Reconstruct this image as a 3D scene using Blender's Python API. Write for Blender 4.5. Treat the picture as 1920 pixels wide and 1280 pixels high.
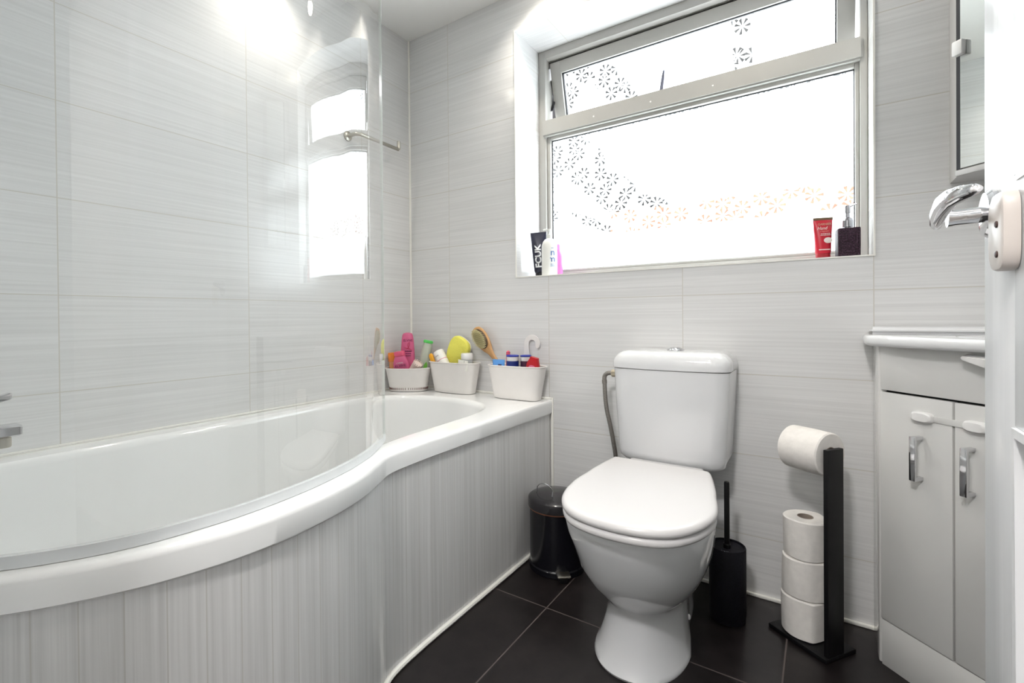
import bpy, bmesh, math, random
from math import sin, cos, pi, radians, sqrt
from mathutils import Vector, Matrix

random.seed(7)
SC = bpy.context.scene
COL = SC.collection
for _o in list(bpy.data.objects):
    bpy.data.objects.remove(_o)

# ------------------------------------------------------------------ camera
YAW, PITCH, ROLL = -0.6017, -0.0068, -0.0085
fw = Vector((sin(YAW) * cos(PITCH), cos(YAW) * cos(PITCH), sin(PITCH)))
rt = Vector((cos(YAW), -sin(YAW), 0.0))
up = rt.cross(fw)
rt2 = rt * cos(ROLL) + up * sin(ROLL)
up2 = -rt * sin(ROLL) + up * cos(ROLL)
cd = bpy.data.cameras.new('camera')
cam = bpy.data.objects.new('camera', cd)
COL.objects.link(cam)
M3 = Matrix((rt2, up2, -fw)).transposed()
cam.matrix_world = Matrix.Translation((1.6171, -1.6791, 0.8683)) @ M3.to_4x4()
cd.sensor_fit = 'HORIZONTAL'
cd.sensor_width = 36.0
cd.lens = 901.791 / 1920 * 36.0
cd.shift_x = 38.77 / 1920
cd.shift_y = -39.80 / 1920
cd.clip_start = 0.01
SC.camera = cam

# ------------------------------------------------------------------ world, exposure
W = bpy.data.worlds.new('sky')
SC.world = W
W.use_nodes = True
_bg = W.node_tree.nodes['Background']
_bg.inputs[0].default_value = (0.90, 0.95, 1.0, 1)
_bg.inputs[1].default_value = 6.5
SC.view_settings.view_transform = 'Standard'
SC.view_settings.look = 'None'
SC.view_settings.gamma = 1
SC.view_settings.use_curve_mapping = False
SC.view_settings.exposure = 0.55
SC.cycles.max_bounces = 12
SC.cycles.adaptive_threshold = 0.02
SC.cycles.transparent_max_bounces = 16
SC.cycles.caustics_reflective = False
SC.cycles.caustics_refractive = False
SC.cycles.sample_clamp_indirect = 6.0

LAMP_W = 14.0


# ------------------------------------------------------------------ materials
def ramp(nt, fac, c0, c1, p0=0.0, p1=1.0):
    r = nt.nodes.new('ShaderNodeValToRGB')
    r.color_ramp.elements[0].position = p0
    r.color_ramp.elements[1].position = p1
    r.color_ramp.elements[0].color = (*c0, 1)
    r.color_ramp.elements[1].color = (*c1, 1)
    nt.links.new(fac, r.inputs[0])
    return r.outputs[0]


def new_mat(name):
    m = bpy.data.materials.new(name)
    m.use_nodes = True
    return m, m.node_tree, m.node_tree.nodes['Principled BSDF']


def mat(name, col, rough=0.4, metal=0.0, var=0.03, scale=30.0, bump=0.0, coat=0.0, spec=0.5, trans=0.0, emit=None, es=0.0, sss=0.0, stretch=(1, 1, 1)):
    """principled with a little procedural variation of tone"""
    m, nt, b = new_mat(name)
    tc = nt.nodes.new('ShaderNodeTexCoord')
    mp = nt.nodes.new('ShaderNodeMapping')
    mp.inputs['Scale'].default_value = stretch
    nt.links.new(tc.outputs['Object'], mp.inputs[0])
    n = nt.nodes.new('ShaderNodeTexNoise')
    n.inputs['Scale'].default_value = scale
    n.inputs['Detail'].default_value = 3
    nt.links.new(mp.outputs[0], n.inputs[0])
    lo = tuple(max(0, c * (1 - var)) for c in col)
    hi = tuple(min(1, c * (1 + var)) for c in col)
    nt.links.new(ramp(nt, n.outputs[0], lo, hi, 0.3, 0.7), b.inputs['Base Color'])
    b.inputs['Roughness'].default_value = rough
    b.inputs['Metallic'].default_value = metal
    b.inputs['Coat Weight'].default_value = coat
    b.inputs['Coat Roughness'].default_value = 0.05
    b.inputs['Specular IOR Level'].default_value = spec
    b.inputs['Transmission Weight'].default_value = trans
    if sss:
        b.inputs['Subsurface Weight'].default_value = sss
        b.inputs['Subsurface Radius'].default_value = (0.01, 0.01, 0.01)
    if emit:
        b.inputs['Emission Color'].default_value = (*emit, 1)
        b.inputs['Emission Strength'].default_value = es
    if bump:
        bp = nt.nodes.new('ShaderNodeBump')
        bp.inputs['Strength'].default_value = bump
        bp.inputs['Distance'].default_value = 0.002
        nt.links.new(n.outputs[0], bp.inputs['Height'])
        nt.links.new(bp.outputs[0], b.inputs['Normal'])
    return m


def mnode(nt, op, a, b=None, c=None):
    n = nt.nodes.new('ShaderNodeMath')
    n.operation = op
    for i, v in enumerate((a, b, c)):
        if v is None:
            continue
        if isinstance(v, (int, float)):
            n.inputs[i].default_value = v
        else:
            nt.links.new(v, n.inputs[i])
    return n.outputs[0]


def tile_mat(name, src, us, u0, vs, v0, lo, hi, grout, gw=0.0024, along=1.6, across=150.0, rough=0.13, bump=0.12, uswap=False, spec=0.5):
    """glazed tiles with fine streaks. src: 'x','y' (world axis for u, z for v), 'xy' for a floor, 'uv' for the UV map"""
    m, nt, b = new_mat(name)
    if src == 'uv':
        tc = nt.nodes.new('ShaderNodeTexCoord')
        sp = nt.nodes.new('ShaderNodeSeparateXYZ')
        nt.links.new(tc.outputs['UV'], sp.inputs[0])
        u, v = sp.outputs[0], sp.outputs[1]
    else:
        g = nt.nodes.new('ShaderNodeNewGeometry')
        sp = nt.nodes.new('ShaderNodeSeparateXYZ')
        nt.links.new(g.outputs['Position'], sp.inputs[0])
        u = sp.outputs[{'x': 0, 'y': 1, 'xy': 0}[src]]
        v = sp.outputs[1 if src == 'xy' else 2]
    un = mnode(nt, 'MULTIPLY_ADD', u, 1 / us, -u0 / us)
    vn = mnode(nt, 'MULTIPLY_ADD', v, 1 / vs, -v0 / vs)
    fu, fv = mnode(nt, 'FRACT', un), mnode(nt, 'FRACT', vn)
    du = mnode(nt, 'ABSOLUTE', mnode(nt, 'SUBTRACT', fu, 0.5))
    dv = mnode(nt, 'ABSOLUTE', mnode(nt, 'SUBTRACT', fv, 0.5))
    gu = mnode(nt, 'GREATER_THAN', du, 0.5 - gw / 2 / us)
    gv = mnode(nt, 'GREATER_THAN', dv, 0.5 - gw / 2 / vs)
    gm = mnode(nt, 'MAXIMUM', gu, gv)
    # per-tile shift of the streaks
    cb = nt.nodes.new('ShaderNodeCombineXYZ')
    nt.links.new(mnode(nt, 'FLOOR', un), cb.inputs[0])
    nt.links.new(mnode(nt, 'FLOOR', vn), cb.inputs[1])
    wn = nt.nodes.new('ShaderNodeTexWhiteNoise')
    wn.noise_dimensions = '3D'
    nt.links.new(cb.outputs[0], wn.inputs[0])
    c2 = nt.nodes.new('ShaderNodeCombineXYZ')
    nt.links.new(mnode(nt, 'MULTIPLY', u, across if uswap else along), c2.inputs[0])
    nt.links.new(mnode(nt, 'MULTIPLY', v, along if uswap else across), c2.inputs[1])
    nt.links.new(mnode(nt, 'MULTIPLY', wn.outputs[0], 40.0), c2.inputs[2])
    n1 = nt.nodes.new('ShaderNodeTexNoise')
    n1.inputs['Scale'].default_value = 1.0
    n1.inputs['Detail'].default_value = 4
    n1.inputs['Roughness'].default_value = 0.65
    nt.links.new(c2.outputs[0], n1.inputs[0])
    colr = ramp(nt, n1.outputs[0], lo, hi, 0.32, 0.68)
    mx = nt.nodes.new('ShaderNodeMix')
    mx.data_type = 'RGBA'
    nt.links.new(gm, mx.inputs[0])
    nt.links.new(colr, mx.inputs[6])
    mx.inputs[7].default_value = (*grout, 1)
    nt.links.new(mx.outputs[2], b.inputs['Base Color'])
    nt.links.new(mnode(nt, 'MULTIPLY_ADD', gm, 0.5, rough), b.inputs['Roughness'])
    b.inputs['Specular IOR Level'].default_value = spec
    h = mnode(nt, 'SUBTRACT', mnode(nt, 'MULTIPLY', n1.outputs[0], 0.35), gm)
    bp = nt.nodes.new('ShaderNodeBump')
    bp.inputs['Strength'].default_value = bump
    bp.inputs['Distance'].default_value = 0.0012
    nt.links.new(h, bp.inputs['Height'])
    nt.links.new(bp.outputs[0], b.inputs['Normal'])
    return m


def glass_mat(name, tint, k=1.7):
    """clear sheet: transparent body, mirror reflection by angle on the outer faces"""
    m, nt, b = new_mat(name)
    nt.nodes.remove(b)
    out = nt.nodes['Material Output']
    tr = nt.nodes.new('ShaderNodeBsdfTransparent')
    tr.inputs[0].default_value = (*tint, 1)
    gl = nt.nodes.new('ShaderNodeBsdfGlossy')
    gl.inputs['Roughness'].default_value = 0.0
    gl.inputs[0].default_value = (1, 1, 1, 1)
    fr = nt.nodes.new('ShaderNodeFresnel')
    fr.inputs[0].default_value = 1.5
    g = nt.nodes.new('ShaderNodeNewGeometry')
    f = mnode(nt, 'MULTIPLY', mnode(nt, 'MULTIPLY', fr.outputs[0], k), mnode(nt, 'SUBTRACT', 1.0, g.outputs['Backfacing']))
    f = mnode(nt, 'MINIMUM', f, 1.0)
    mix = nt.nodes.new('ShaderNodeMixShader')
    nt.links.new(f, mix.inputs[0])
    nt.links.new(tr.outputs[0], mix.inputs[1])
    nt.links.new(gl.outputs[0], mix.inputs[2])
    nt.links.new(mix.outputs[0], out.inputs[0])
    return m


def obscure_mat(name):
    """patterned window glass: pressed flower cells scatter the daylight, lines between petals stay clear"""
    m, nt, b = new_mat(name)
    nt.nodes.remove(b)
    out = nt.nodes['Material Output']
    tc = nt.nodes.new('ShaderNodeTexCoord')
    vo = nt.nodes.new('ShaderNodeTexVoronoi')
    vo.voronoi_dimensions = '2D'
    vo.inputs['Scale'].default_value = 17.0
    sp0 = nt.nodes.new('ShaderNodeSeparateXYZ')
    nt.links.new(tc.outputs['Object'], sp0.inputs[0])
    cb = nt.nodes.new('ShaderNodeCombineXYZ')
    nt.links.new(sp0.outputs[0], cb.inputs[0])
    nt.links.new(sp0.outputs[2], cb.inputs[1])
    nt.links.new(cb.outputs[0], vo.inputs['Vector'])
    sub = nt.nodes.new('ShaderNodeVectorMath')
    sub.operation = 'SUBTRACT'
    nt.links.new(cb.outputs[0], sub.inputs[0])
    nt.links.new(vo.outputs['Position'], sub.inputs[1])
    sp = nt.nodes.new('ShaderNodeSeparateXYZ')
    nt.links.new(sub.outputs[0], sp.inputs[0])
    ang = mnode(nt, 'ARCTAN2', sp.outputs[1], sp.outputs[0])
    pet = mnode(nt, 'COSINE', mnode(nt, 'MULTIPLY', ang, 7.0))
    clear = mnode(nt, 'GREATER_THAN', pet, 0.0)
    clear = mnode(nt, 'MULTIPLY', clear, mnode(nt, 'LESS_THAN', vo.outputs['Distance'], 0.46))
    tr = nt.nodes.new('ShaderNodeBsdfTransparent')
    tr.inputs[0].default_value = (0.95, 0.97, 0.96, 1)
    tl = nt.nodes.new('ShaderNodeBsdfTranslucent')
    tl.inputs[0].default_value = (0.95, 0.97, 0.97, 1)
    mix = nt.nodes.new('ShaderNodeMixShader')
    nt.links.new(mnode(nt, 'MULTIPLY_ADD', clear, -0.66, 0.66), mix.inputs[0])
    nt.links.new(tr.outputs[0], mix.inputs[1])
    nt.links.new(tl.outputs[0], mix.inputs[2])
    gl = nt.nodes.new('ShaderNodeBsdfGlossy')
    gl.inputs['Roughness'].default_value = 0.15
    mix2 = nt.nodes.new('ShaderNodeMixShader')
    mix2.inputs[0].default_value = 0.04
    nt.links.new(mix.outputs[0], mix2.inputs[1])
    nt.links.new(gl.outputs[0], mix2.inputs[2])
    nt.links.new(mix2.outputs[0], out.inputs[0])
    return m


TLO, THI, GRT = (0.665, 0.662, 0.658), (0.765, 0.763, 0.760), (0.56, 0.535, 0.49)
M_TX = tile_mat('wall tile along x', 'x', 0.4988, 0.2389, 0.25, 0.184, TLO, THI, GRT)
M_TY = tile_mat('wall tile along y', 'y', 0.4988, -0.7903, 0.25, 0.184, TLO, THI, GRT)
M_TR = tile_mat('tile on reveal head and sill', 'xy', 0.4988, 0.2389, 0.25, -0.02, TLO, THI, GRT)
M_PANEL = tile_mat('bath panel tile strips', 'uv', 0.0495, 0.012, 2.0, -0.5, (0.60, 0.598, 0.595), (0.735, 0.733, 0.73), (0.53, 0.52, 0.50), gw=0.0018, along=1.5, across=130.0, uswap=True, rough=0.16)
M_FLOOR = tile_mat('dark floor tile', 'xy', 0.6, 0.338, 0.6, -0.412, (0.0085, 0.0068, 0.0070), (0.017, 0.0138, 0.0140), (0.10, 0.082, 0.078), gw=0.0035, along=14, across=14, rough=0.30, bump=0.06, spec=0.35)
M_PAINT = mat('ceiling paint', (0.90, 0.89, 0.87), 0.6, var=0.01, bump=0.05, scale=200)
M_HALL = mat('hall paint', (0.66, 0.65, 0.63), 0.7, var=0.02)
M_CARPET = mat('hall carpet', (0.16, 0.15, 0.14), 0.95, var=0.2, scale=300)
M_SEAL = mat('white sealant', (0.86, 0.85, 0.80), 0.35, var=0.02)
M_BATH = mat('white acrylic', (0.86, 0.865, 0.86), 0.10, var=0.006, scale=3, coat=0.3)
M_CERAMIC = mat('white glazed ceramic', (0.75, 0.755, 0.765), 0.07, var=0.006, scale=3, coat=0.5)
M_SEAT = mat('white seat plastic', (0.69, 0.675, 0.675), 0.22, var=0.006, scale=3)
M_CHROME = mat('chrome', (0.70, 0.70, 0.72), 0.08, 1.0, var=0.02)
M_SATIN = mat('brushed nickel', (0.47, 0.45, 0.40), 0.32, 1.0, var=0.05)
M_STEEL = mat('braided steel hose', (0.30, 0.28, 0.26), 0.42, 0.8, var=0.35, scale=500, bump=0.4)
M_BRASS = mat('dull brass nut', (0.55, 0.48, 0.36), 0.35, 0.9, var=0.1)
M_BLACK = mat('black gloss enamel', (0.006, 0.006, 0.009), 0.2, var=0.1, spec=0.35)
M_BLACKM = mat('black satin metal', (0.005, 0.005, 0.006), 0.45, var=0.1, spec=0.3)
M_BRUSHBLK = mat('black ridged plastic', (0.005, 0.005, 0.009), 0.6, var=0.3, scale=200, bump=0.4, spec=0.25)
M_UPVC = mat('shade toned white window plastic', (0.42, 0.41, 0.385), 0.28, var=0.01)  # white frame; its shade is put into this darker beige-grey base colour
M_GASKET = mat('dark gasket', (0.018, 0.018, 0.024), 0.6)
M_PANE = obscure_mat('patterned window glass')
M_STAY = mat('grey stay metal', (0.22, 0.22, 0.28), 0.4, 0.7)
M_SCREEN = glass_mat('clear screen glass', (0.975, 0.980, 0.980))
M_GEDGE = mat('glass edge', (0.75, 0.82, 0.78), 0.1, var=0.02)
M_STRIP = mat('clear seal strip', (0.66, 0.68, 0.69), 0.25, var=0.02)
M_CAB = mat('gloss white cabinet', (0.70, 0.695, 0.68), 0.13, var=0.01, scale=3, coat=0.2)
M_CABGAP = mat('dark cabinet interior', (0.03, 0.03, 0.03), 0.8)
M_WPLASTIC = mat('white plastic', (0.84, 0.83, 0.82), 0.35, var=0.01)
M_CREAM = mat('cream plastic', (0.66, 0.60, 0.56), 0.35, var=0.02)
M_BROWN = mat('brown screw', (0.06, 0.03, 0.025), 0.5)
M_DOOR = mat('white painted door', (0.83, 0.835, 0.85), 0.22, var=0.03, scale=40, bump=0.25, stretch=(1, 1, 0.05))
M_MIRROR = mat('mirror glass', (0.88, 0.91, 0.89), 0.01, 1.0, var=0.002)
M_MFRAME = mat('grey mirror cabinet body', (0.50, 0.49, 0.48), 0.35, var=0.02)
M_BASKET = mat('matt off white plastic', (0.80, 0.77, 0.745), 0.42, var=0.012)
M_PAPER = mat('toilet paper', (0.83, 0.80, 0.765), 0.95, var=0.04, scale=60, bump=0.5, spec=0.1)
M_CARD = mat('cardboard core', (0.30, 0.25, 0.21), 0.9)
M_LAMP = mat('lamp glow', (1, 1, 1), 0.5, emit=(1.0, 0.93, 0.80), es=16.0)
M_TRIMRING = mat('white lamp ring', (0.85, 0.84, 0.82), 0.4)


# ------------------------------------------------------------------ mesh helpers
def obj(name, bm, material, parent=None, smooth=True, ang=0.6, wn=False):
    me = bpy.data.meshes.new(name)
    bmesh.ops.recalc_face_normals(bm, faces=bm.faces)
    bm.to_mesh(me)
    bm.free()
    mats = material if isinstance(material, (list, tuple)) else [material]
    for m in mats:
        me.materials.append(m)
    if smooth:
        for p in me.polygons:
            p.use_smooth = True
        me.set_sharp_from_angle(angle=ang)
    o = bpy.data.objects.new(name, me)
    COL.objects.link(o)
    if parent:
        o.parent = parent
    if wn:
        md = o.modifiers.new('even_normals', 'WEIGHTED_NORMAL')
        md.keep_sharp = True
        md.weight = 90
    return o


def tag(o, label, cat, group=None, kind=None):
    o['label'] = label
    o['category'] = cat
    if group:
        o['group'] = group
    if kind:
        o['kind'] = kind
    return o


def thing(name, label, cat, loc=(0, 0, 0), rz=0.0, rot=None, group=None, kind=None):
    o = bpy.data.objects.new(name, None)
    o.empty_display_size = 0.03
    COL.objects.link(o)
    o.location = loc
    o.rotation_euler = rot if rot else (0, 0, rz)
    return tag(o, label, cat, group, kind)


def struct(name, bm, material, label=None, cat=None, smooth=False):
    o = obj(name, bm, material, smooth=smooth)
    o['kind'] = 'structure'
    if label:
        o['label'] = label
        o['category'] = cat
    return o


def box(bm, x0, x1, y0, y1, z0, z1, bev=0.0, seg=2, M=None, mi=0):
    vs = [bm.verts.new(v) for v in ((x0, y0, z0), (x1, y0, z0), (x1, y1, z0), (x0, y1, z0), (x0, y0, z1), (x1, y0, z1), (x1, y1, z1), (x0, y1, z1))]
    fs = [bm.faces.new([vs[i] for i in f]) for f in ((3, 2, 1, 0), (4, 5, 6, 7), (0, 1, 5, 4), (1, 2, 6, 5), (2, 3, 7, 6), (3, 0, 4, 7))]
    for f in fs:
        f.material_index = mi
    if bev:
        es = list({e for f in fs for e in f.edges})
        r = bmesh.ops.bevel(bm, geom=es, offset=bev, segments=seg, affect='EDGES', profile=0.5)
        vs = list({v for f in r['faces'] for v in f.verts} | {v for v in vs if v.is_valid})
    if M:
        bmesh.ops.transform(bm, matrix=M, verts=[v for v in vs if v.is_valid])
    return vs


def mkbox(*a, **k):
    bm = bmesh.new()
    box(bm, *a, **k)
    return bm


def loft(bm, rings, cap0=True, cap1=True, closed=True, mi=0):
    vr = [[bm.verts.new(p) for p in r] for r in rings]
    n = len(vr[0])
    for a, b in zip(vr, vr[1:]):
        for i in range(n if closed else n - 1):
            j = (i + 1) % n
            f = bm.faces.new((a[i], a[j], b[j], b[i]))
            f.material_index = mi
    if cap0:
        bm.faces.new(list(reversed(vr[0]))).material_index = mi
    if cap1:
        bm.faces.new(vr[-1]).material_index = mi
    return vr


def sup(a, b, n=2.0, seg=40, cx=0, cy=0, z=0):
    """superellipse ring"""
    out = []
    for i in range(seg):
        t = 2 * pi * i / seg
        c, s = cos(t), sin(t)
        out.append(Vector((cx + a * math.copysign(abs(c) ** (2 / n), c), cy + b * math.copysign(abs(s) ** (2 / n), s), z)))
    return out


def lathe(bm, prof, seg=32, cx=0, cy=0, cap0=True, cap1=True, mi=0):
    return loft(bm, [[Vector((cx + r * cos(2 * pi * i / seg), cy + r * sin(2 * pi * i / seg), z)) for i in range(seg)] for r, z in prof], cap0, cap1, mi=mi)


def tube(bm, pts, r, seg=12, sq=None, mi=0):
    """round tube along pts (r number or list); sq=(w,h) for a rectangular bar"""
    pts = [Vector(p) for p in pts]
    rings = []
    prev = None
    for i, p in enumerate(pts):
        if i == 0:
            d = (pts[1] - p).normalized()
        elif i == len(pts) - 1:
            d = (p - pts[i - 1]).normalized()
        else:
            d = ((p - pts[i - 1]).normalized() + (pts[i + 1] - p).normalized()).normalized()
        if prev is None:
            a = Vector((0, 0, 1)) if abs(d.z) < 0.9 else Vector((1, 0, 0))
            n = (a - d * a.dot(d)).normalized()
        else:
            n = (prev - d * prev.dot(d)).normalized()
        prev = n
        b = d.cross(n)
        rr = r[i] if isinstance(r, (list, tuple)) else r
        if sq:
            k = 1.0
            if 0 < i < len(pts) - 1:
                c = (p - pts[i - 1]).normalized().dot(d)
                k = 1 / max(c, 0.3)
            rings.append([p + n * (sq[1] / 2 * sy * k) + b * (sq[0] / 2 * sx) for sx, sy in ((-1, -1), (1, -1), (1, 1), (-1, 1))])
        else:
            rings.append([p + n * (rr * cos(2 * pi * j / seg)) + b * (rr * sin(2 * pi * j / seg)) for j in range(seg)])
    return loft(bm, rings, mi=mi)


def arc(c, r, a0, a1, n, ax='xz'):
    o = []
    for i in range(n + 1):
        a = a0 + (a1 - a0) * i / n
        u, v = r * cos(a), r * sin(a)
        o.append(Vector(c) + (Vector((u, 0, v)) if ax == 'xz' else Vector((u, v, 0)) if ax == 'xy' else Vector((0, u, v))))
    return o


def catmull(P, n=8):
    P = [Vector(p) for p in P]
    out = []
    for i in range(len(P) - 1):
        a, b, c, d = P[max(i - 1, 0)], P[i], P[i + 1], P[min(i + 2, len(P) - 1)]
        for k in range(n):
            t = k / n
            out.append(0.5 * ((2 * b) + (c - a) * t + (2 * a - 5 * b + 4 * c - d) * t * t + (3 * b - 3 * c + d - a) * t ** 3))
    out.append(P[-1])
    return out


def text(name, s, size, material, parent, at, width=None, rot90=False, wrap=None, shear=0.0, bold=0.0, slope=0.0):
    """lettering standing on a front face (local -y). at=(x,y,z) centre; wrap=radius curves it round a bottle"""
    cu = bpy.data.curves.new('lettering', 'FONT')
    cu.body = s
    cu.size = size
    cu.align_x = 'CENTER'
    cu.align_y = 'CENTER'
    cu.shear = shear
    cu.offset = bold
    cu.resolution_u = 3
    t = bpy.data.objects.new('tmp_lettering', cu)
    COL.objects.link(t)
    dg = bpy.context.evaluated_depsgraph_get()
    dg.update()
    me = bpy.data.meshes.new_from_object(t.evaluated_get(dg))
    bpy.data.objects.remove(t)
    bpy.data.curves.remove(cu)
    bm = bmesh.new()
    bm.from_mesh(me)
    bpy.data.meshes.remove(me)
    xs = [v.co.x for v in bm.verts]
    k = (width / (max(xs) - min(xs))) if (width and xs) else 1.0
    for v in bm.verts:
        x, z = v.co.x * k, v.co.y
        if rot90:
            x, z = -z, x
        if wrap:
            v.co = (at[0] + wrap * sin(x / wrap), at[1] + wrap * (1 - cos(x / wrap)), at[2] + z)
        else:
            v.co = (at[0] + x, at[1] + slope * z, at[2] + z)
    r = bmesh.ops.extrude_face_region(bm, geom=list(bm.faces))
    bmesh.ops.translate(bm, vec=(0, -0.0004, 0), verts=[v for v in r['geom'] if isinstance(v, bmesh.types.BMVert)])
    me2 = bpy.data.meshes.new(name)
    bm.to_mesh(me2)
    bm.free()
    me2.materials.append(material)
    o = bpy.data.objects.new(name, me2)
    COL.objects.link(o)
    o.parent = parent
    return o


def dashes(material, parent, at, width, h=0.0016, wrap=None, slope=0.0):
    """a line of print too small to read"""
    bm = bmesh.new()
    x_ = -width / 2
    k = 0
    while x_ < width / 2 - 0.001:
        L = min((0.0042, 0.0027, 0.0055, 0.0034)[k % 4], width / 2 - x_)
        for a in (x_ + L / 2,):
            if wrap:
                M_ = Matrix.Translation((at[0] + wrap * sin(a / wrap), at[1] + wrap * (1 - cos(a / wrap)), at[2])) @ Matrix.Rotation(a / wrap, 4, 'Z')
            else:
                M_ = Matrix.Translation((at[0] + a, at[1], at[2])) @ Matrix.Rotation(math.atan(-slope), 4, 'X')
            box(bm, -L / 2, L / 2, -0.0004, 0.0002, -h / 2, h / 2, M=M_)
        x_ += L + 0.0009
        k += 1
    o = obj('small_print', bm, material, parent, smooth=False)
    return o


# ------------------------------------------------------------------ room shell
RX, CZ, FY = 2.115, 2.18, -1.70         # right wall, ceiling, front wall
DX0, DX1, DZ = 1.02, 1.775, 2.02        # doorway in the front wall
OX0, OX1, OZ0, OZ1, OD = 0.590, 1.737, 1.029, 2.030, 0.20   # window opening and depth of its reveal
T = 0.28

struct('floor', mkbox(-0.1, 2.45, -3.2, 0.1, -0.08, 0.0), M_FLOOR)
struct('ceiling', mkbox(-0.1, RX + 0.1, FY - 0.1, T, CZ, CZ + 0.08), M_PAINT)
struct('wall_left', mkbox(-0.1, 0.0, FY - 0.1, T, 0.0, CZ), M_TY)
struct('wall_right', mkbox(RX, RX + 0.1, FY - 0.1, T, 0.0, CZ), M_TY)

bm = bmesh.new()                         # back wall with the window opening
x = [0.0, OX0, OX1, RX]
z = [0.0, OZ0, OZ1, CZ]
for yy in (0.0, T):
    for i in range(3):
        for k in range(3):
            if i == 1 and k == 1:
                continue
            f = bm.faces.new([bm.verts.new(p) for p in ((x[i], yy, z[k]), (x[i + 1], yy, z[k]), (x[i + 1], yy, z[k + 1]), (x[i], yy, z[k + 1]))])
            f.material_index = 0
for p, q, mi in (((OX0, OZ0), (OX0, OZ1), 1), ((OX1, OZ0), (OX1, OZ1), 1), ((OX0, OZ0), (OX1, OZ0), 2), ((OX0, OZ1), (OX1, OZ1), 2)):
    f = bm.faces.new([bm.verts.new(v) for v in ((p[0], 0, p[1]), (q[0], 0, q[1]), (q[0], T, q[1]), (p[0], T, p[1]))])
    f.material_index = mi
bmesh.ops.remove_doubles(bm, verts=bm.verts, dist=1e-5)
struct('wall_back', bm, [M_TX, M_TY, M_TR])

bm = bmesh.new()                         # front wall with the doorway the picture is taken from
box(bm, 0.0, DX0, FY - 0.1, FY, 0.0, CZ)
box(bm, DX1 + 0.04, RX, FY - 0.1, FY, 0.0, CZ)
box(bm, RX, 2.4, FY - 0.1, FY - 0.02, 0.0, 2.3)
box(bm, DX0, DX1 + 0.04, FY - 0.1, FY, DZ, CZ)
struct('wall_front', bm, M_TX)
bm = bmesh.new()
box(bm, 0.55, 0.65, -3.1, FY - 0.1, 0, 2.3)
box(bm, 2.3, 2.4, -3.1, FY - 0.1, 0, 2.3)
box(bm, 0.55, 2.4, -3.2, -3.1, 0, 2.3)
box(bm, 0.55, 2.4, -3.2, FY - 0.1, 2.3, 2.4)
struct('wall_hall', bm, M_HALL)

# sealant lines: wall foot, bath panel foot, corner, bath to wall
PAN = catmull([(0.742, 0.0, 0), (0.744, -0.30, 0), (0.746, -0.60, 0), (0.748, -0.76, 0), (0.757, -0.868, 0), (0.784, -0.930, 0), (0.816, -0.995, 0), (0.842, -1.075, 0), (0.856, -1.155, 0),
               (0.861, -1.225, 0), (0.857, -1.29, 0), (0.847, -1.34, 0), (0.832, -1.39, 0), (0.812, -1.435, 0), (0.787, -1.48, 0), (0.757, -1.525, 0), (0.712, -1.575, 0), (0.65, -1.63, 0), (0.56, -1.69, 0)], 6)
bm = bmesh.new()
box(bm, 0.752, RX, -0.009, 0.0, 0.0, 0.011, bev=0.003)
struct('trim_1', bm, M_SEAL)
bm = bmesh.new()
tube(bm, [Vector((p.x + 0.004, p.y, 0.007)) for p in PAN], 0.0075, seg=8)
struct('trim_2', bm, M_SEAL, smooth=True)
bm = bmesh.new()
tube(bm, [(0.002, -0.002, 0.55), (0.002, -0.002, CZ)], 0.006, seg=8)
struct('trim_3', bm, M_SEAL, smooth=True)
bm = bmesh.new()
box(bm, 0.0, 0.005, FY, 0.0, 0.543, 0.551, bev=0.002)
box(bm, 0.0, 0.752, -0.007, 0.0, 0.543, 0.552, bev=0.002)
box(bm, 0.745, 0.755, -0.007, 0.0, 0.0, 0.552, bev=0.002)
struct('trim_4', bm, M_SEAL, smooth=True)
# fine cream bead round the window opening
bm = bmesh.new()
tube(bm, [(OX0, -0.001, OZ0), (OX0, -0.001, OZ1), (OX1, -0.001, OZ1), (OX1, -0.001, OZ0), (OX0, -0.001, OZ0)], 0.002, sq=(0.004, 0.004))
struct('trim_5', bm, M_SEAL)

# ------------------------------------------------------------------ window
win = thing('window_1', 'white framed window with patterned glass, top light ajar', 'window', (0, 0, 0), kind='structure')
FYW = OD                                  # inner face of the frame
MZ0, MZ1 = 1.654, 1.724
bm = bmesh.new()
fo = 0.07


def bar_x(bm, x0, x1, z0, z1, y0, y1, bev=0.004):
    box(bm, x0, x1, y0, y1, z0, z1, bev=bev)


box(bm, OX0, OX0 + 0.034, FYW, FYW + fo, OZ0, OZ1, bev=0.004)
box(bm, OX1 - 0.020, OX1, FYW, FYW + fo, OZ0, OZ1, bev=0.004)
box(bm, OX0 + 0.03, OX1 - 0.016, FYW, FYW + fo, OZ1 - 0.036, OZ1, bev=0.004)
box(bm, OX0 + 0.03, OX1 - 0.016, FYW, FYW + fo, OZ0, OZ0 + 0.030, bev=0.004)
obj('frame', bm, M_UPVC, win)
bm = bmesh.new()
tube(bm, [(OX0 + 0.022, FYW + 0.018, (MZ0 + MZ1) / 2), (OX1 - 0.012, FYW + 0.018, (MZ0 + MZ1) / 2)], 0.02, sq=(0.055, MZ1 - MZ0))
bmesh.ops.bevel(bm, geom=list(bm.edges), offset=0.006, segments=2, affect='EDGES')
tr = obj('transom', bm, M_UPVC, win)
bm = bmesh.new()
for xx in (0.85, 1.08, 1.30):
    lathe(bm, [(0.0035, 0), (0.003, 0.0015)], 12)
    bmesh.ops.transform(bm, matrix=Matrix.Translation((xx, FYW - 0.0095, MZ0 + 0.032)) @ Matrix.Rotation(radians(90), 4, 'X'), verts=bm.verts[-24:])
obj('screw_cap', bm, M_WPLASTIC, tr)
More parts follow.
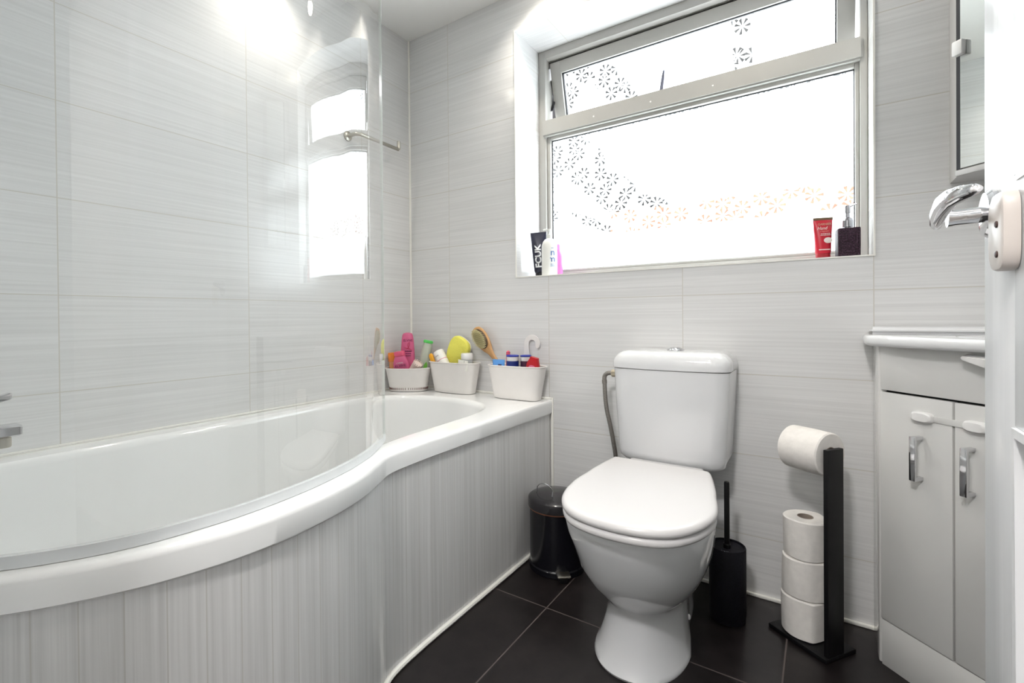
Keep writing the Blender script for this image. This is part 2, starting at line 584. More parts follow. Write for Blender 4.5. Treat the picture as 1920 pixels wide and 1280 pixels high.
# glazing bead and fixed lower pane
bm = bmesh.new()
for a in ((OX0 + 0.034, OX0 + 0.05, OZ0 + 0.03, MZ0 + 0.004), (OX1 - 0.032, OX1 - 0.020, OZ0 + 0.03, MZ0 + 0.004), (OX0 + 0.05, OX1 - 0.032, OZ0 + 0.03, OZ0 + 0.042), (OX0 + 0.05, OX1 - 0.032, MZ0 - 0.014, MZ0 + 0.004)):
    box(bm, a[0], a[1], FYW + 0.012, FYW + 0.04, a[2], a[3], bev=0.003)
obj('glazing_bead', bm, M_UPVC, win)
bm = bmesh.new()
for a in ((OX0 + 0.05, OX0 + 0.0535, OZ0 + 0.042, MZ0 - 0.014), (OX1 - 0.0345, OX1 - 0.032, OZ0 + 0.042, MZ0 - 0.014), (OX0 + 0.05, OX1 - 0.032, OZ0 + 0.042, OZ0 + 0.0445), (OX0 + 0.05, OX1 - 0.032, MZ0 - 0.0175, MZ0 - 0.014)):
    box(bm, a[0], a[1], FYW + 0.028, FYW + 0.04, a[2], a[3])
obj('gasket', bm, M_GASKET, win, smooth=False)
obj('pane', mkbox(OX0 + 0.05, OX1 - 0.032, FYW + 0.030, FYW + 0.034, OZ0 + 0.042, MZ0 - 0.014), M_PANE, win, smooth=False)
# top-hung sash, pushed open at its foot
SX0, SX1, SH = OX0 + 0.039, OX1 - 0.026, 0.288
sash = bpy.data.objects.new('sash', None)
COL.objects.link(sash)
sash.parent = win
sash.location = (0, FYW + 0.030, OZ1 - 0.046)
sash.rotation_euler = (radians(14), 0, 0)
bm = bmesh.new()
sw = 0.050
box(bm, SX0, SX0 + sw, 0, 0.05, -SH, 0, bev=0.004)
box(bm, SX1 - sw, SX1, 0, 0.05, -SH, 0, bev=0.004)
box(bm, SX0 + sw - 0.004, SX1 - sw + 0.004, 0, 0.05, -sw, 0, bev=0.004)
box(bm, SX0 + sw - 0.004, SX1 - sw + 0.004, 0, 0.05, -SH, -SH + sw, bev=0.004)
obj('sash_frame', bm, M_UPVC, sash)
obj('sash_pane', mkbox(SX0 + sw - 0.003, SX1 - sw + 0.003, 0.024, 0.028, -SH + sw - 0.003, -sw + 0.003), M_PANE, sash, smooth=False)
bm = bmesh.new()
for a in ((SX0 + sw, SX0 + sw + 0.004, -SH + sw, -sw), (SX1 - sw - 0.004, SX1 - sw, -SH + sw, -sw), (SX0 + sw, SX1 - sw, -sw - 0.004, -sw), (SX0 + sw, SX1 - sw, -SH + sw, -SH + sw + 0.004)):
    box(bm, a[0], a[1], 0.012, 0.024, a[2], a[3])
obj('sash_gasket', bm, M_GASKET, sash, smooth=False)
bm = bmesh.new()                          # dark seal channel around the sash
box(bm, OX0 + 0.034, OX1 - 0.02, FYW + 0.045, FYW + 0.065, OZ1 - 0.046, OZ1 - 0.036)
obj('seal_channel', bm, M_GASKET, win, smooth=False)
bm = bmesh.new()                          # friction stay at the left side
tube(bm, [(OX0 + 0.037, FYW + 0.05, MZ1 + 0.06), (OX0 + 0.037, FYW + 0.085, MZ1 + 0.14), (OX0 + 0.037, FYW + 0.06, MZ1 + 0.20)], 0.006, sq=(0.004, 0.016))
obj('friction_stay', bm, M_GASKET, win)
bm = bmesh.new()                          # lever of the fastener rising behind the transom
rings = []
for t_, wd in ((0, 0.011), (0.05, 0.0105), (0.09, 0.009), (0.115, 0.006), (0.120, 0.003)):
    rings.append([Vector((1.098 + 0.016 * t_ / 0.12 + sx * wd / 2 * 1.2, FYW + 0.055 + 0.02 * t_ + sy * 0.004, MZ1 - 0.02 + t_)) for sx, sy in ((-1, -1), (1, -1), (1, 1), (-1, 1))])
loft(bm, rings)
obj('fastener_lever', bm, M_STAY, win)

# ------------------------------------------------------------------ outside
M_BRICK = mat('orange brickwork', (0.17, 0.075, 0.045), 0.9, var=0.35, scale=14)
bm = bmesh.new()
box(bm, -0.9, 6.0, 5.05, 5.30, 2.06, 2.36)
box(bm, -0.9, 6.0, 5.05, 5.30, -2.6, 2.06, mi=1)
tag(obj('garden_wall', bm, [M_BRICK, mat('white render', (0.8, 0.8, 0.78), 0.9)], smooth=False), 'white garden wall with orange brick band dimly seen through lower pane', 'garden wall')
M_BARK = mat('dark bark', (0.012, 0.010, 0.010), 0.95, var=0.4)
tr_ = thing('garden_tree', 'bare dark tree dimly seen through the left of the window', 'tree', (0.2, 4.6, -2.6))


def far(p):
    """point of the tree, behind the garden wall"""
    return Vector((1.617 + (p[0] - 1.617) * 1.09 - 0.2, 0.95, 0.868 + (p[1] - 0.868) * 1.09 + 2.6))


bm = bmesh.new()
tube(bm, catmull([far(p) for p in ((-0.02, -2.3), (0.02, 0.5), (-0.10, 2.15), (-0.62, 2.46), (-1.24, 3.02), (-1.86, 3.55), (-2.7, 4.3))], 4), [0.10] * 8 + [0.16] * 4 + [0.28] * 4 + [0.38] * 4 + [0.40] * 5, seg=14)
obj('trunk', bm, M_BARK, tr_)
for P_, r_ in (((( -1.86, 3.7), (-1.18, 4.65), (-0.90, 4.26), (-0.62, 3.82)), 0.20), (((-1.86, 3.6), (-1.5, 5.4), (0.2, 5.6), (0.78, 4.6), (0.82, 4.15), (0.87, 3.80)), 0.12), (((-0.1, 2.2), (-0.75, 2.10), (-1.45, 2.35), (-2.3, 2.5)), 0.07)):
    bm = bmesh.new()
    tube(bm, catmull([far(p) for p in P_], 4), r_, seg=12)
    obj('branch', bm, M_BARK, tr_)

# ------------------------------------------------------------------ bath
bath = thing('bathtub', 'white P-shaped shower bath along left tiled wall', 'bathtub', (0, 0, 0))
HB = 0.545
# outline corner points of the outer lip
OUT = [Vector((p.x + 0.010, p.y, 0)) for p in PAN]
OUT = [p for p in OUT if p.y > -1.69] + [Vector((0.45, FY + 0.002, 0)), Vector((0.003, FY + 0.002, 0)), Vector((0.003, -0.004, 0))]
OUT[0].y = -0.004
IN = catmull([(0.085, -1.35, 0), (0.085, -0.42, 0), (0.098, -0.345, 0), (0.135, -0.275, 0), (0.205, -0.222, 0), (0.30, -0.190, 0), (0.40, -0.182, 0), (0.50, -0.198, 0), (0.58, -0.240, 0), (0.632, -0.315, 0), (0.654, -0.42, 0), (0.660, -0.60, 0),
              (0.664, -0.74, 0), (0.680, -0.84, 0), (0.715, -0.92, 0), (0.752, -1.01, 0), (0.778, -1.11, 0), (0.788, -1.22, 0), (0.780, -1.32, 0), (0.752, -1.42, 0), (0.705, -1.505, 0), (0.62, -1.57, 0), (0.48, -1.60, 0), (0.25, -1.60, 0), (0.14, -1.56, 0), (0.095, -1.48, 0), (0.085, -1.35, 0)], 5)[:-1]
CEN = Vector((0.40, -0.80, 0))


def ray_hit(poly, a):
    d = Vector((cos(a), sin(a), 0))
    best = None
    for p, q in zip(poly, poly[1:] + poly[:1]):
        e = q - p
        den = d.x * e.y - d.y * e.x
        if abs(den) < 1e-12:
            continue
        w = p - CEN
        t = (w.x * e.y - w.y * e.x) / den
        s = (w.x * d.y - w.y * d.x) / den
        if t > 0 and -1e-6 <= s <= 1 + 1e-6:
            best = t if best is None else max(best, t)
    return CEN + d * best


angs = sorted({round(math.atan2(p.y - CEN.y, p.x - CEN.x), 5) for p in OUT + IN})
ao = [ray_hit(OUT, a) for a in angs]
ai = [ray_hit(IN, a) for a in angs]


def inset(ring, ref, d, z):
    """move points of ring towards ref by d"""
    out = []
    for p, q in zip(ring, ref):
        v = q - p
        L = v.length
        out.append(p + v * min(d / max(L, 1e-6), 0.9) + Vector((0, 0, z)))
    return out


cen = [CEN.copy() for _ in angs]
rings = [inset(ao, ai, 0.012, HB - 0.055), inset(ao, ai, 0.0, HB - 0.048), inset(ao, ai, 0.0, HB - 0.012), inset(ao, ai, 0.004, HB - 0.004), inset(ao, ai, 0.012, HB)]
rings += [inset(ai, ao, 0.018, HB + 0.000), inset(ai, ao, 0.008, HB - 0.002), inset(ai, ao, 0.0, HB - 0.008), inset(ai, cen, 0.006, HB - 0.020), inset(ai, cen, 0.018, HB - 0.10), inset(ai, cen, 0.035, HB - 0.22),
          inset(ai, cen, 0.055, HB - 0.34), inset(ai, cen, 0.085, HB - 0.385), inset(ai, cen, 0.14, HB - 0.40)]
bm = bmesh.new()
loft(bm, rings, cap0=False, cap1=True)
obj('bath_shell', bm, M_BATH, bath, ang=0.9, wn=True)
# tiled side panel, strips upright; UV = (arc length, height)
bm = bmesh.new()
uvl = bm.loops.layers.uv.new('UVMap')
s = 0.0
prev = None
cols = []
for p in PAN:
    if prev is not None:
        s += (p - prev).length
    prev = p
    cols.append((bm.verts.new((p.x, p.y, 0.003)), bm.verts.new((p.x, p.y, HB - 0.047)), s))
inner = [(bm.verts.new((p.x - 0.02, p.y, 0.003)), bm.verts.new((p.x - 0.02, p.y, HB - 0.047))) for p in PAN]
for (a, b) in zip(range(len(cols) - 1), range(1, len(cols))):
    f = bm.faces.new((cols[a][0], cols[b][0], cols[b][1], cols[a][1]))
    for l, uv in zip(f.loops, ((cols[a][2], 0), (cols[b][2], 0), (cols[b][2], 0.5), (cols[a][2], 0.5))):
        l[uvl].uv = uv
    bm.faces.new((inner[a][1], inner[b][1], inner[b][0], inner[a][0]))
    bm.faces.new((cols[a][1], cols[b][1], inner[b][1], inner[a][1]))
obj('side_panel', bm, M_PANEL, bath, ang=0.5)

# screen
scr = thing('bath_screen', 'curved clear glass shower screen standing on bath rim', 'shower screen', (0, 0, 0))
SCR = catmull([(0.668, -0.800, 0), (0.700, -0.846, 0), (0.738, -0.905, 0), (0.768, -0.968, 0), (0.791, -1.03, 0), (0.817, -1.135, 0), (0.828, -1.25, 0), (0.820, -1.35, 0), (0.800, -1.425, 0), (0.770, -1.482, 0), (0.735, -1.53, 0), (0.685, -1.58, 0), (0.62, -1.63, 0), (0.535, -1.695, 0)], 6)
SN = []
for i, p in enumerate(SCR):
    d = (SCR[min(i + 1, len(SCR) - 1)] - SCR[max(i - 1, 0)]).normalized()
    SN.append(Vector((-d.y, d.x, 0)))
if SN[0].x < 0:
    SN = [-n for n in SN]


def sheet(z0, z1, t):
    bm = bmesh.new()
    loft(bm, [[p + n * (t * s_) + Vector((0, 0, z_)) for s_, z_ in ((0.5, z0), (0.5, z1), (-0.5, z1), (-0.5, z0))] for p, n in zip(SCR, SN)])
    return bm


obj('glass_panel', sheet(HB + 0.012, 2.02, 0.006), M_SCREEN, scr, ang=0.4)
obj('seal_strip', sheet(HB + 0.001, HB + 0.018, 0.009), M_STRIP, scr, ang=0.4)
bm = bmesh.new()
p, n = SCR[0], SN[0]
tg = (SCR[0] - SCR[1]).normalized()
loft(bm, [[p + n * (0.0032 * a) + tg * b + Vector((0, 0, z_)) for a, b in ((-1, 0.0002), (1, 0.0002), (1, 0.0022), (-1, 0.0022))] for z_ in (HB + 0.012, 2.02)])
obj('polished_edge', bm, M_GEDGE, scr)
obj('wall_profile', mkbox(0.515, 0.555, FY + 0.001, FY + 0.022, HB + 0.002, 2.03, bev=0.003), M_CHROME, scr)

# tap at the near end of the bath
tap = thing('bath_tap', 'chrome bath mixer tap at left edge of bath', 'tap', (0.36, -1.598, HB))
bm = bmesh.new()
lathe(bm, [(0.028, 0), (0.028, 0.006), (0.022, 0.012), (0.021, 0.13), (0.017, 0.142), (0.0, 0.142)], 28, cap1=False)
obj('tap_body', bm, M_CHROME, tap)
bm = bmesh.new()
loft(bm, [[Vector((sx * w_, yy, zz + sy * h_)) for sx, sy in ((-1, -0.7), (-0.7, -1), (0.7, -1), (1, -0.7), (1, 0.7), (0.7, 1), (-0.7, 1), (-1, 0.7))] for yy, zz, w_, h_ in ((0.0, 0.112, 0.017, 0.015), (0.06, 0.116, 0.017, 0.013), (0.12, 0.118, 0.017, 0.0115), (0.160, 0.118, 0.0165, 0.0105), (0.164, 0.118, 0.015, 0.009))])
obj('spout', bm, M_CHROME, tap)
bm = bmesh.new()
lathe(bm, [(0.0105, 0.088), (0.012, 0.090), (0.012, 0.106), (0.010, 0.108)], 20, cx=0.0, cy=0.140)
obj('aerator', bm, M_SATIN, tap)
bm = bmesh.new()
loft(bm, [[Vector((sx * w_, yy + sy * 0.0, zz + sy * h_)) for sx, sy in ((-1, -1), (1, -1), (1, 1), (-1, 1))] for yy, zz, w_, h_ in ((-0.015, 0.142, 0.012, 0.004), (0.03, 0.153, 0.012, 0.005), (0.09, 0.168, 0.011, 0.005), (0.150, 0.183, 0.010, 0.006), (0.153, 0.184, 0.008, 0.004))])
bmesh.ops.bevel(bm, geom=list(bm.edges), offset=0.0015, segments=2, affect='EDGES')
obj('lever', bm, M_CHROME, tap)

# rail on the left wall, open hooked end
rail = thing('towel_rail', 'short nickel rail with upturned end on left tiled wall', 'towel rail', (0, -0.365, 1.622))
bm = bmesh.new()
lathe(bm, [(0.020, 0), (0.020, 0.004), (0.017, 0.006)], 24)
bmesh.ops.transform(bm, matrix=Matrix.Rotation(radians(90), 4, 'Y'), verts=bm.verts)
obj('wall_plate', bm, M_SATIN, rail)
bm = bmesh.new()
tube(bm, [(0.004, 0, 0)] + [Vector((0.038, 0.022, 0)) + Vector((0.022 * sin(a), -0.022 * cos(a), 0)) for a in (0, 0.4, 0.8, 1.2, pi / 2)] + [(0.06, 0.10, 0), (0.06, 0.228, -0.002), (0.06, 0.233, 0.003), (0.06, 0.233, 0.034)], 0.0075, seg=12)
obj('bar', bm, M_SATIN, rail)

# ------------------------------------------------------------------ toilet
wc = thing('toilet', 'white close-coupled toilet with lid down under the window', 'toilet', (1.236, 0, 0))


def egg(hw, yf, yb, yc, z, nf=2.2, nb=3.0, hb=None, seg=64):
    """ring: widest hw at yc, rounded front at yf, squarer back at yb (half width hb)"""
    out = []
    for i in range(seg):
        t = 2 * pi * i / seg
        c, s = cos(t), sin(t)
        n = nf if s < 0 else nb
        w = hw
        xx = w * math.copysign(abs(c) ** (2 / n), c)
        yy = abs(s) ** (2 / n) * ((yc - yf) if s < 0 else (yb - yc))
        if s >= 0 and hb is not None:
            k = min(1, 2.2 * (yy / max(yb - yc, 1e-6)))
            k = k * k * (3 - 2 * k)
            xx *= 1 + (hb / hw - 1) * k
        out.append(Vector((xx, yc + (-yy if s < 0 else yy), z)))
    return out


bm = bmesh.new()
R_ = [(0.1065, -0.567, -0.05, -0.40, 0.0, 0.085), (0.108, -0.570, -0.05, -0.40, 0.006, 0.085), (0.105, -0.564, -0.05, -0.40, 0.014, 0.084), (0.098, -0.553, -0.05, -0.39, 0.035, 0.082), (0.091, -0.541, -0.05, -0.38, 0.075, 0.080), (0.087, -0.533, -0.05, -0.37, 0.115, 0.078),
      (0.088, -0.533, -0.05, -0.37, 0.140, 0.078), (0.097, -0.543, -0.05, -0.38, 0.155, 0.08), (0.113, -0.566, -0.045, -0.40, 0.175, 0.09), (0.134, -0.600, -0.04, -0.42, 0.210, 0.10), (0.151, -0.632, -0.035, -0.44, 0.252, 0.11), (0.162, -0.655, -0.03, -0.46, 0.300, 0.125),
      (0.171, -0.679, -0.03, -0.475, 0.345, 0.13), (0.1735, -0.688, -0.03, -0.48, 0.372, 0.135), (0.1725, -0.688, -0.03, -0.48, 0.386, 0.135), (0.167, -0.682, -0.03, -0.48, 0.395, 0.132), (0.155, -0.668, -0.035, -0.48, 0.398, 0.125)]
loft(bm, [[p + Vector((-0.011 + 0.016 * min(1, z_ / 0.3) ** 2, 0, 0)) for p in egg(a * (1.09 - 0.09 * min(1, z_ / 0.25)), f_, b_, c_, z_, hb=min(h_, 0.092))] for a, f_, b_, c_, z_, h_ in R_])
pan = obj('pan', bm, M_CERAMIC, wc, ang=0.9)
# bolt pocket on the foot
bm = bmesh.new()
lathe(bm, [(0.007, 0), (0.007, 0.003), (0.004, 0.006)], 16)
bmesh.ops.transform(bm, matrix=Matrix.Translation((0.078, -0.30, 0.045)) @ Matrix.Rotation(radians(80), 4, 'Y'), verts=bm.verts)
obj('floor_bolt', bm, M_WPLASTIC, pan)


def lid_ring(k, z, d=0.0):
    """outline of seat and lid, shrunk by d"""
    P = [(-0.128, -0.262), (-0.139, -0.30), (-0.155, -0.36), (-0.170, -0.42), (-0.180, -0.48), (-0.183, -0.53), (-0.177, -0.585), (-0.158, -0.640), (-0.123, -0.688), (-0.072, -0.715), (0, -0.7245),
         (0.072, -0.715), (0.123, -0.688), (0.158, -0.640), (0.177, -0.585), (0.183, -0.53), (0.180, -0.48), (0.170, -0.42), (0.155, -0.36), (0.139, -0.30), (0.128, -0.262)]
    C = catmull([(p[0], p[1], 0) for p in P], 3)
    C += [Vector((0.122, -0.252, 0)), Vector((0.11, -0.250, 0)), Vector((0.0, -0.250, 0)), Vector((-0.11, -0.250, 0)), Vector((-0.122, -0.252, 0))]
    out = []
    m = len(C)
    for i, p in enumerate(C):
        t = (C[(i + 1) % m] - C[i - 1]).normalized()
        nrm = Vector((-t.y, t.x, 0))
        f_ = min(1, max(0, (-p.y - 0.25) / 0.3))
        q = Vector((p.x * (1.10 - 0.145 * min(1, f_ * 1.6)) - 0.009 + 0.027 * f_, p.y, 0)) + nrm * d
        out.append(Vector((q.x * k + 0.009 * (1 - k), q.y * k - 0.48 * (1 - k), z)))
    return out


bm = bmesh.new()
loft(bm, [lid_ring(1, 0.4005, 0.010), lid_ring(1, 0.4015, 0.005), lid_ring(1, 0.406, 0.0025), lid_ring(1, 0.413, 0.0025), lid_ring(1, 0.4175, 0.006), lid_ring(1, 0.4185, 0.012)])
obj('seat', bm, M_SEAT, wc, ang=0.9)
bm = bmesh.new()
loft(bm, [lid_ring(1, 0.4200, 0.010), lid_ring(1, 0.4210, 0.004), lid_ring(1, 0.4255, 0.0), lid_ring(1, 0.431, 0.0), lid_ring(1, 0.4365, 0.003), lid_ring(1, 0.4395, 0.008), lid_ring(1, 0.4405, 0.016), lid_ring(0.6, 0.4415, 0.016)])
obj('lid', bm, M_SEAT, wc, ang=0.9, wn=True)
bm = bmesh.new()
box(bm, -0.115, 0.101, -0.252, -0.186, 0.399, 0.425, bev=0.008, seg=3)
obj('hinge_cover', bm, M_SEAT, wc)


def cist_ring(hw, yf, yb, z, r=0.05):
    out = []
    hw -= 0.0035
    for i in range(9):
        a = pi + (pi / 2) * i / 8
        out.append(Vector((-hw + r + r * cos(a), yf + r * 0.8 + r * 0.8 * sin(a), z)))
    for k in range(1, 8):
        t = k / 8
        out.append(Vector((-hw + r + (2 * hw - 2 * r) * t, yf - 0.010 * sin(pi * t), z)))
    for i in range(9):
        a = -pi / 2 + (pi / 2) * i / 8
        out.append(Vector((hw - r + r * cos(a), yf + r * 0.8 + r * 0.8 * sin(a), z)))
    out += [Vector((hw, yb - 0.01, z)), Vector((hw - 0.01, yb, z)), Vector((0, yb, z)), Vector((-hw + 0.01, yb, z)), Vector((-hw, yb - 0.01, z))]
    return [p + Vector((-0.0085, 0, 0)) for p in out]


bm = bmesh.new()
loft(bm, [cist_ring(0.140, -0.150, -0.02, 0.406), cist_ring(0.152, -0.162, -0.015, 0.410), cist_ring(0.160, -0.170, -0.012, 0.420), cist_ring(0.163, -0.174, -0.01, 0.44), cist_ring(0.172, -0.180, -0.01, 0.60), cist_ring(0.176, -0.182, -0.01, 0.7005)])
cis = obj('cistern', bm, M_CERAMIC, wc, ang=0.9, wn=True)
obj('cistern_neck', mkbox(-0.10, 0.10, -0.15, -0.03, 0.385, 0.412, bev=0.008), M_CERAMIC, wc)
bm = bmesh.new()
prof = [(0.006, 0.7015), (0.0, 0.704)]
for i in range(0, 9):
    a = (pi / 2) * i / 8
    prof.append((0.045 * (1 - cos(a)), 0.716 + 0.041 * sin(a)))
rings = [cist_ring(0.1785 - d_ * 1.0, -0.186 + d_ * 0.7, -0.006 - 0.15 * d_, z_) for d_, z_ in prof]
rings.append(cist_ring(0.09, -0.12, -0.03, 0.7585))
loft(bm, rings)
cl = obj('cistern_lid', bm, M_CERAMIC, wc, ang=0.9)
bm = bmesh.new()
lathe(bm, [(0.026, 0.757), (0.026, 0.7605), (0.023, 0.7635), (0.020, 0.764), (0.0195, 0.7625), (0.017, 0.7625), (0.016, 0.7665), (0.010, 0.768), (0.0, 0.768)], 28, cx=0.0, cy=-0.095, cap1=False)
obj('flush_button', bm, M_CHROME, cl)
hose = bpy.data.objects.new('water_hose', None)
bm = bmesh.new()
hp = [(-0.238, -0.09, 0.650), (-0.236, -0.09, 0.60), (-0.231, -0.09, 0.55), (-0.222, -0.085, 0.50), (-0.212, -0.08, 0.44), (-0.207, -0.07, 0.38), (-0.205, -0.06, 0.30), (-0.205, -0.05, 0.18), (-0.205, -0.04, 0.06)]
tube(bm, catmull(hp, 5), 0.0072, seg=12)
bpy.data.objects.remove(hose)
hose = obj('water_hose', bm, M_STEEL, wc)
bm = bmesh.new()
tube(bm, [(-0.238, -0.09, 0.645), (-0.238, -0.09, 0.655)] + [Vector((-0.220, -0.09, 0.655)) + Vector((-0.018 * cos(a), 0, 0.018 * sin(a))) for a in (0.3, 0.7, 1.1, pi / 2)] + [(-0.205, -0.09, 0.673)], 0.0075, seg=12)
tube(bm, [(-0.238, -0.09, 0.636), (-0.238, -0.09, 0.648)], 0.0092, seg=8)
obj('elbow', bm, M_STEEL, hose)
bm = bmesh.new()
tube(bm, [(-0.211, -0.09, 0.673), (-0.193, -0.09, 0.673)], 0.0125, seg=6)
obj('nut', bm, M_BRASS, hose)
bm = bmesh.new()
tube(bm, [(-0.193, -0.09, 0.673), (-0.170, -0.09, 0.673)], 0.0095, seg=16)
obj('inlet', bm, M_WPLASTIC, hose)

# ------------------------------------------------------------------ pedal bin
binT = thing('pedal_bin', 'small black gloss pedal bin between bath and toilet', 'bin', (0.853, -0.175, 0))
bm = bmesh.new()
lathe(bm, [(0.092, 0), (0.096, 0.003), (0.096, 0.02), (0.0925, 0.024), (0.0925, 0.205), (0.094, 0.208), (0.0, 0.208)], 48, cap1=False)
obj('body', bm, M_BLACK, binT)
bm = bmesh.new()
lathe(bm, [(0.0955, 0.208), (0.0955, 0.2125)], 48)
obj('copper_rim', bm, mat('copper rim', (0.35, 0.16, 0.10), 0.3, 1.0), binT)
bm = bmesh.new()
lathe(bm, [(0.097, 0.2125), (0.0985, 0.2145), (0.0985, 0.236), (0.097, 0.242), (0.090, 0.247), (0.07, 0.252), (0.03, 0.256), (0.0, 0.257)], 48, cap1=False)
lid = obj('lid', bm, mat('scuffed black lid', (0.016, 0.015, 0.018), 0.22, var=0.6, scale=25, coat=0.3), binT)
bm = bmesh.new()
tube(bm, [(-0.062, -0.03, 0.246)] + [Vector((-0.028, -0.03 - 0.014 * cos(0) * 0, 0.262)) + Vector((-0.032 * cos(a), -0.02 * sin(a) * 0.4, 0.030 * sin(a))) for a in (0.1, 0.5, 0.9, 1.3, 1.7, 2.1, 2.5, 2.9)] + [(0.006, -0.045, 0.250)], 0.0016, seg=8)
obj('handle', bm, M_CHROME, lid)
bm = bmesh.new()
box(bm, -0.022, 0.022, -0.125, -0.085, 0.020, 0.027, bev=0.003, M=Matrix.Rotation(radians(38), 4, 'Z'))
ped = obj('pedal', bm, M_SATIN, binT)
bm = bmesh.new()
box(bm, -0.014, 0.014, -0.118, -0.088, 0.0, 0.020, bev=0.003, M=Matrix.Rotation(radians(38), 4, 'Z'))
obj('pedal_arm', bm, M_BLACKM, ped)

# ------------------------------------------------------------------ toilet brush
tb = thing('toilet_brush', 'black toilet brush standing in a slim round black holder', 'toilet brush', (1.392, -0.165, 0))
bm = bmesh.new()
lathe(bm, [(0.044, 0), (0.047, 0.002), (0.047, 0.018), (0.0485, 0.021), (0.0485, 0.206), (0.047, 0.209), (0.044, 0.209), (0.043, 0.204), (0.0, 0.203)], 48, cap1=False)
obj('holder', bm, M_BRUSHBLK, tb)
bm = bmesh.new()
lathe(bm, [(0.010, 0.203), (0.010, 0.214), (0.0072, 0.216), (0.0072, 0.388), (0.006, 0.392), (0, 0.3925)], 20, cx=0.0, cy=-0.005, cap1=False)
obj('handle', bm, M_BLACKM, tb)
bm = bmesh.new()
for k in range(5):
    lathe(bm, [(0.0012, 0.2085), (0.0008, 0.2100)], 8, cx=-0.008 + 0.004 * k, cy=-0.0455 + 0.0008 * abs(k - 2))
obj('water_drop', bm, M_CHROME, tb)

# ------------------------------------------------------------------ paper stand and rolls
U = Vector((0.823, -0.568, 0))
V = Vector((0.568, 0.823, 0))
RZ = math.atan2(U.y, U.x)
BC = Vector((1.590, -0.1475, 0))
st = thing('toilet_paper_stand', 'black steel toilet paper stand with square base and side post', 'toilet paper stand', BC, RZ)
bm = bmesh.new()
box(bm, -0.080, 0.080, -0.056, 0.056, 0.0, 0.012, bev=0.002)
obj('base', bm, M_BLACKM, st)
bm = bmesh.new()
box(bm, 0.067, 0.079, -0.046, 0.012, 0.012, 0.530, bev=0.0015)
obj('post', bm, M_BLACKM, st)
bm = bmesh.new()
tube(bm, [(0.070, -0.012, 0.5205), (-0.060, -0.012, 0.5205), (-0.060, -0.012, 0.538)], 0.01, sq=(0.014, 0.014))
obj('arm', bm, M_BLACKM, st)


def roll_mesh(R, r, L, crease=0.0):
    bm = bmesh.new()
    seg = 48
    rr = []
    for rad, zz in ((r, 0.0), (R - 0.003, 0.0), (R, 0.003), (R + 0.0012, L * 0.5), (R, L - 0.003), (R - 0.003, L), (r, L)):
        ring = []
        for i in range(seg):
            a = 2 * pi * i / seg
            k = rad
            if rad > r and crease:
                k += crease * math.exp(-((a - 5.1) / 0.22) ** 2) + 0.0012 * sin(3 * a + zz * 40)
            ring.append(Vector((k * cos(a), k * sin(a), zz)))
        rr.append(ring)
    vr = loft(bm, rr, cap0=False, cap1=False)
    n = seg
    for i in range(n):
        j = (i + 1) % n
        bm.faces.new((vr[-1][i], vr[-1][j], vr[0][j], vr[0][i]))
    return bm


def core_mesh(r, L):
    bm = bmesh.new()
    vr = loft(bm, [[Vector((q * cos(2 * pi * i / 32), q * sin(2 * pi * i / 32), zz)) for i in range(32)] for q, zz in ((r, -0.0008), (r, L + 0.0008), (r - 0.0018, L + 0.0008), (r - 0.0018, -0.0008))], cap0=False, cap1=False)
    for i in range(32):
        j = (i + 1) % 32
        bm.faces.new((vr[-1][i], vr[-1][j], vr[0][j], vr[0][i]))
    return bm


G = 'toilet rolls on the black stand'
RC = BC - U * 0.018 + Vector((0, 0, 0.0135))
labs = ['white toilet roll at the bottom of the stack on black stand', 'white toilet roll in the middle of the stack on black stand', 'white toilet roll topmost of the stack, core hole showing']
offs = [(0.0, 0.0, 0.0), (0.0015, 0.001, 0.6), (0.004, 0.003, 2.2)]
for k in range(3):
    R = (0.0525, 0.0520, 0.0515)[k]
    t = thing('toilet_roll', labs[k], 'toilet roll', RC + Vector((offs[k][0], offs[k][1], 0.1035 * k)), offs[k][2], group=G)
    obj('paper', roll_mesh(R, 0.019, 0.1025, 0.004), M_PAPER, t)
    obj('core', core_mesh(0.0188, 0.1025), M_CARD, t)
t = thing('toilet_roll', 'white toilet roll hanging on the arm at top of black stand', 'toilet roll', BC + U * 0.0625 + V * -0.012 + Vector((0, 0, 0.511)), group=G)
t.rotation_euler = (Matrix.Rotation(RZ, 3, 'Z') @ Matrix.Rotation(radians(-90), 3, 'Y')).to_euler()
obj('paper', roll_mesh(0.056, 0.021, 0.105, 0.0), M_PAPER, t)
obj('core', core_mesh(0.0208, 0.105), M_CARD, t)

# ------------------------------------------------------------------ vanity unit in the right corner
AX, AY = 1.734, -0.152                    # front left edge of the cabinet
FD = Vector((0.7245, -0.6893, 0)).normalized()   # along the front, left to right
FN = Vector((FD.y, -FD.x, 0))             # outward normal (towards the room)
FL = 0.158 * 2 + 0.004
van = thing('vanity_unit', 'gloss white corner vanity cabinet with two doors', 'cabinet', (AX, AY, 0))


def flat(bm, t0, t1, z0, z1, d0, d1, bev=0.002):
    """box along the cabinet front: t along, d outwards"""
    Mx = Matrix(((FD.x, FN.x, 0, 0), (FD.y, FN.y, 0, 0), (0, 0, 1, 0), (0, 0, 0, 1)))
    box(bm, t0, t1, d0, d1, z0, z1, bev=bev, M=Mx)


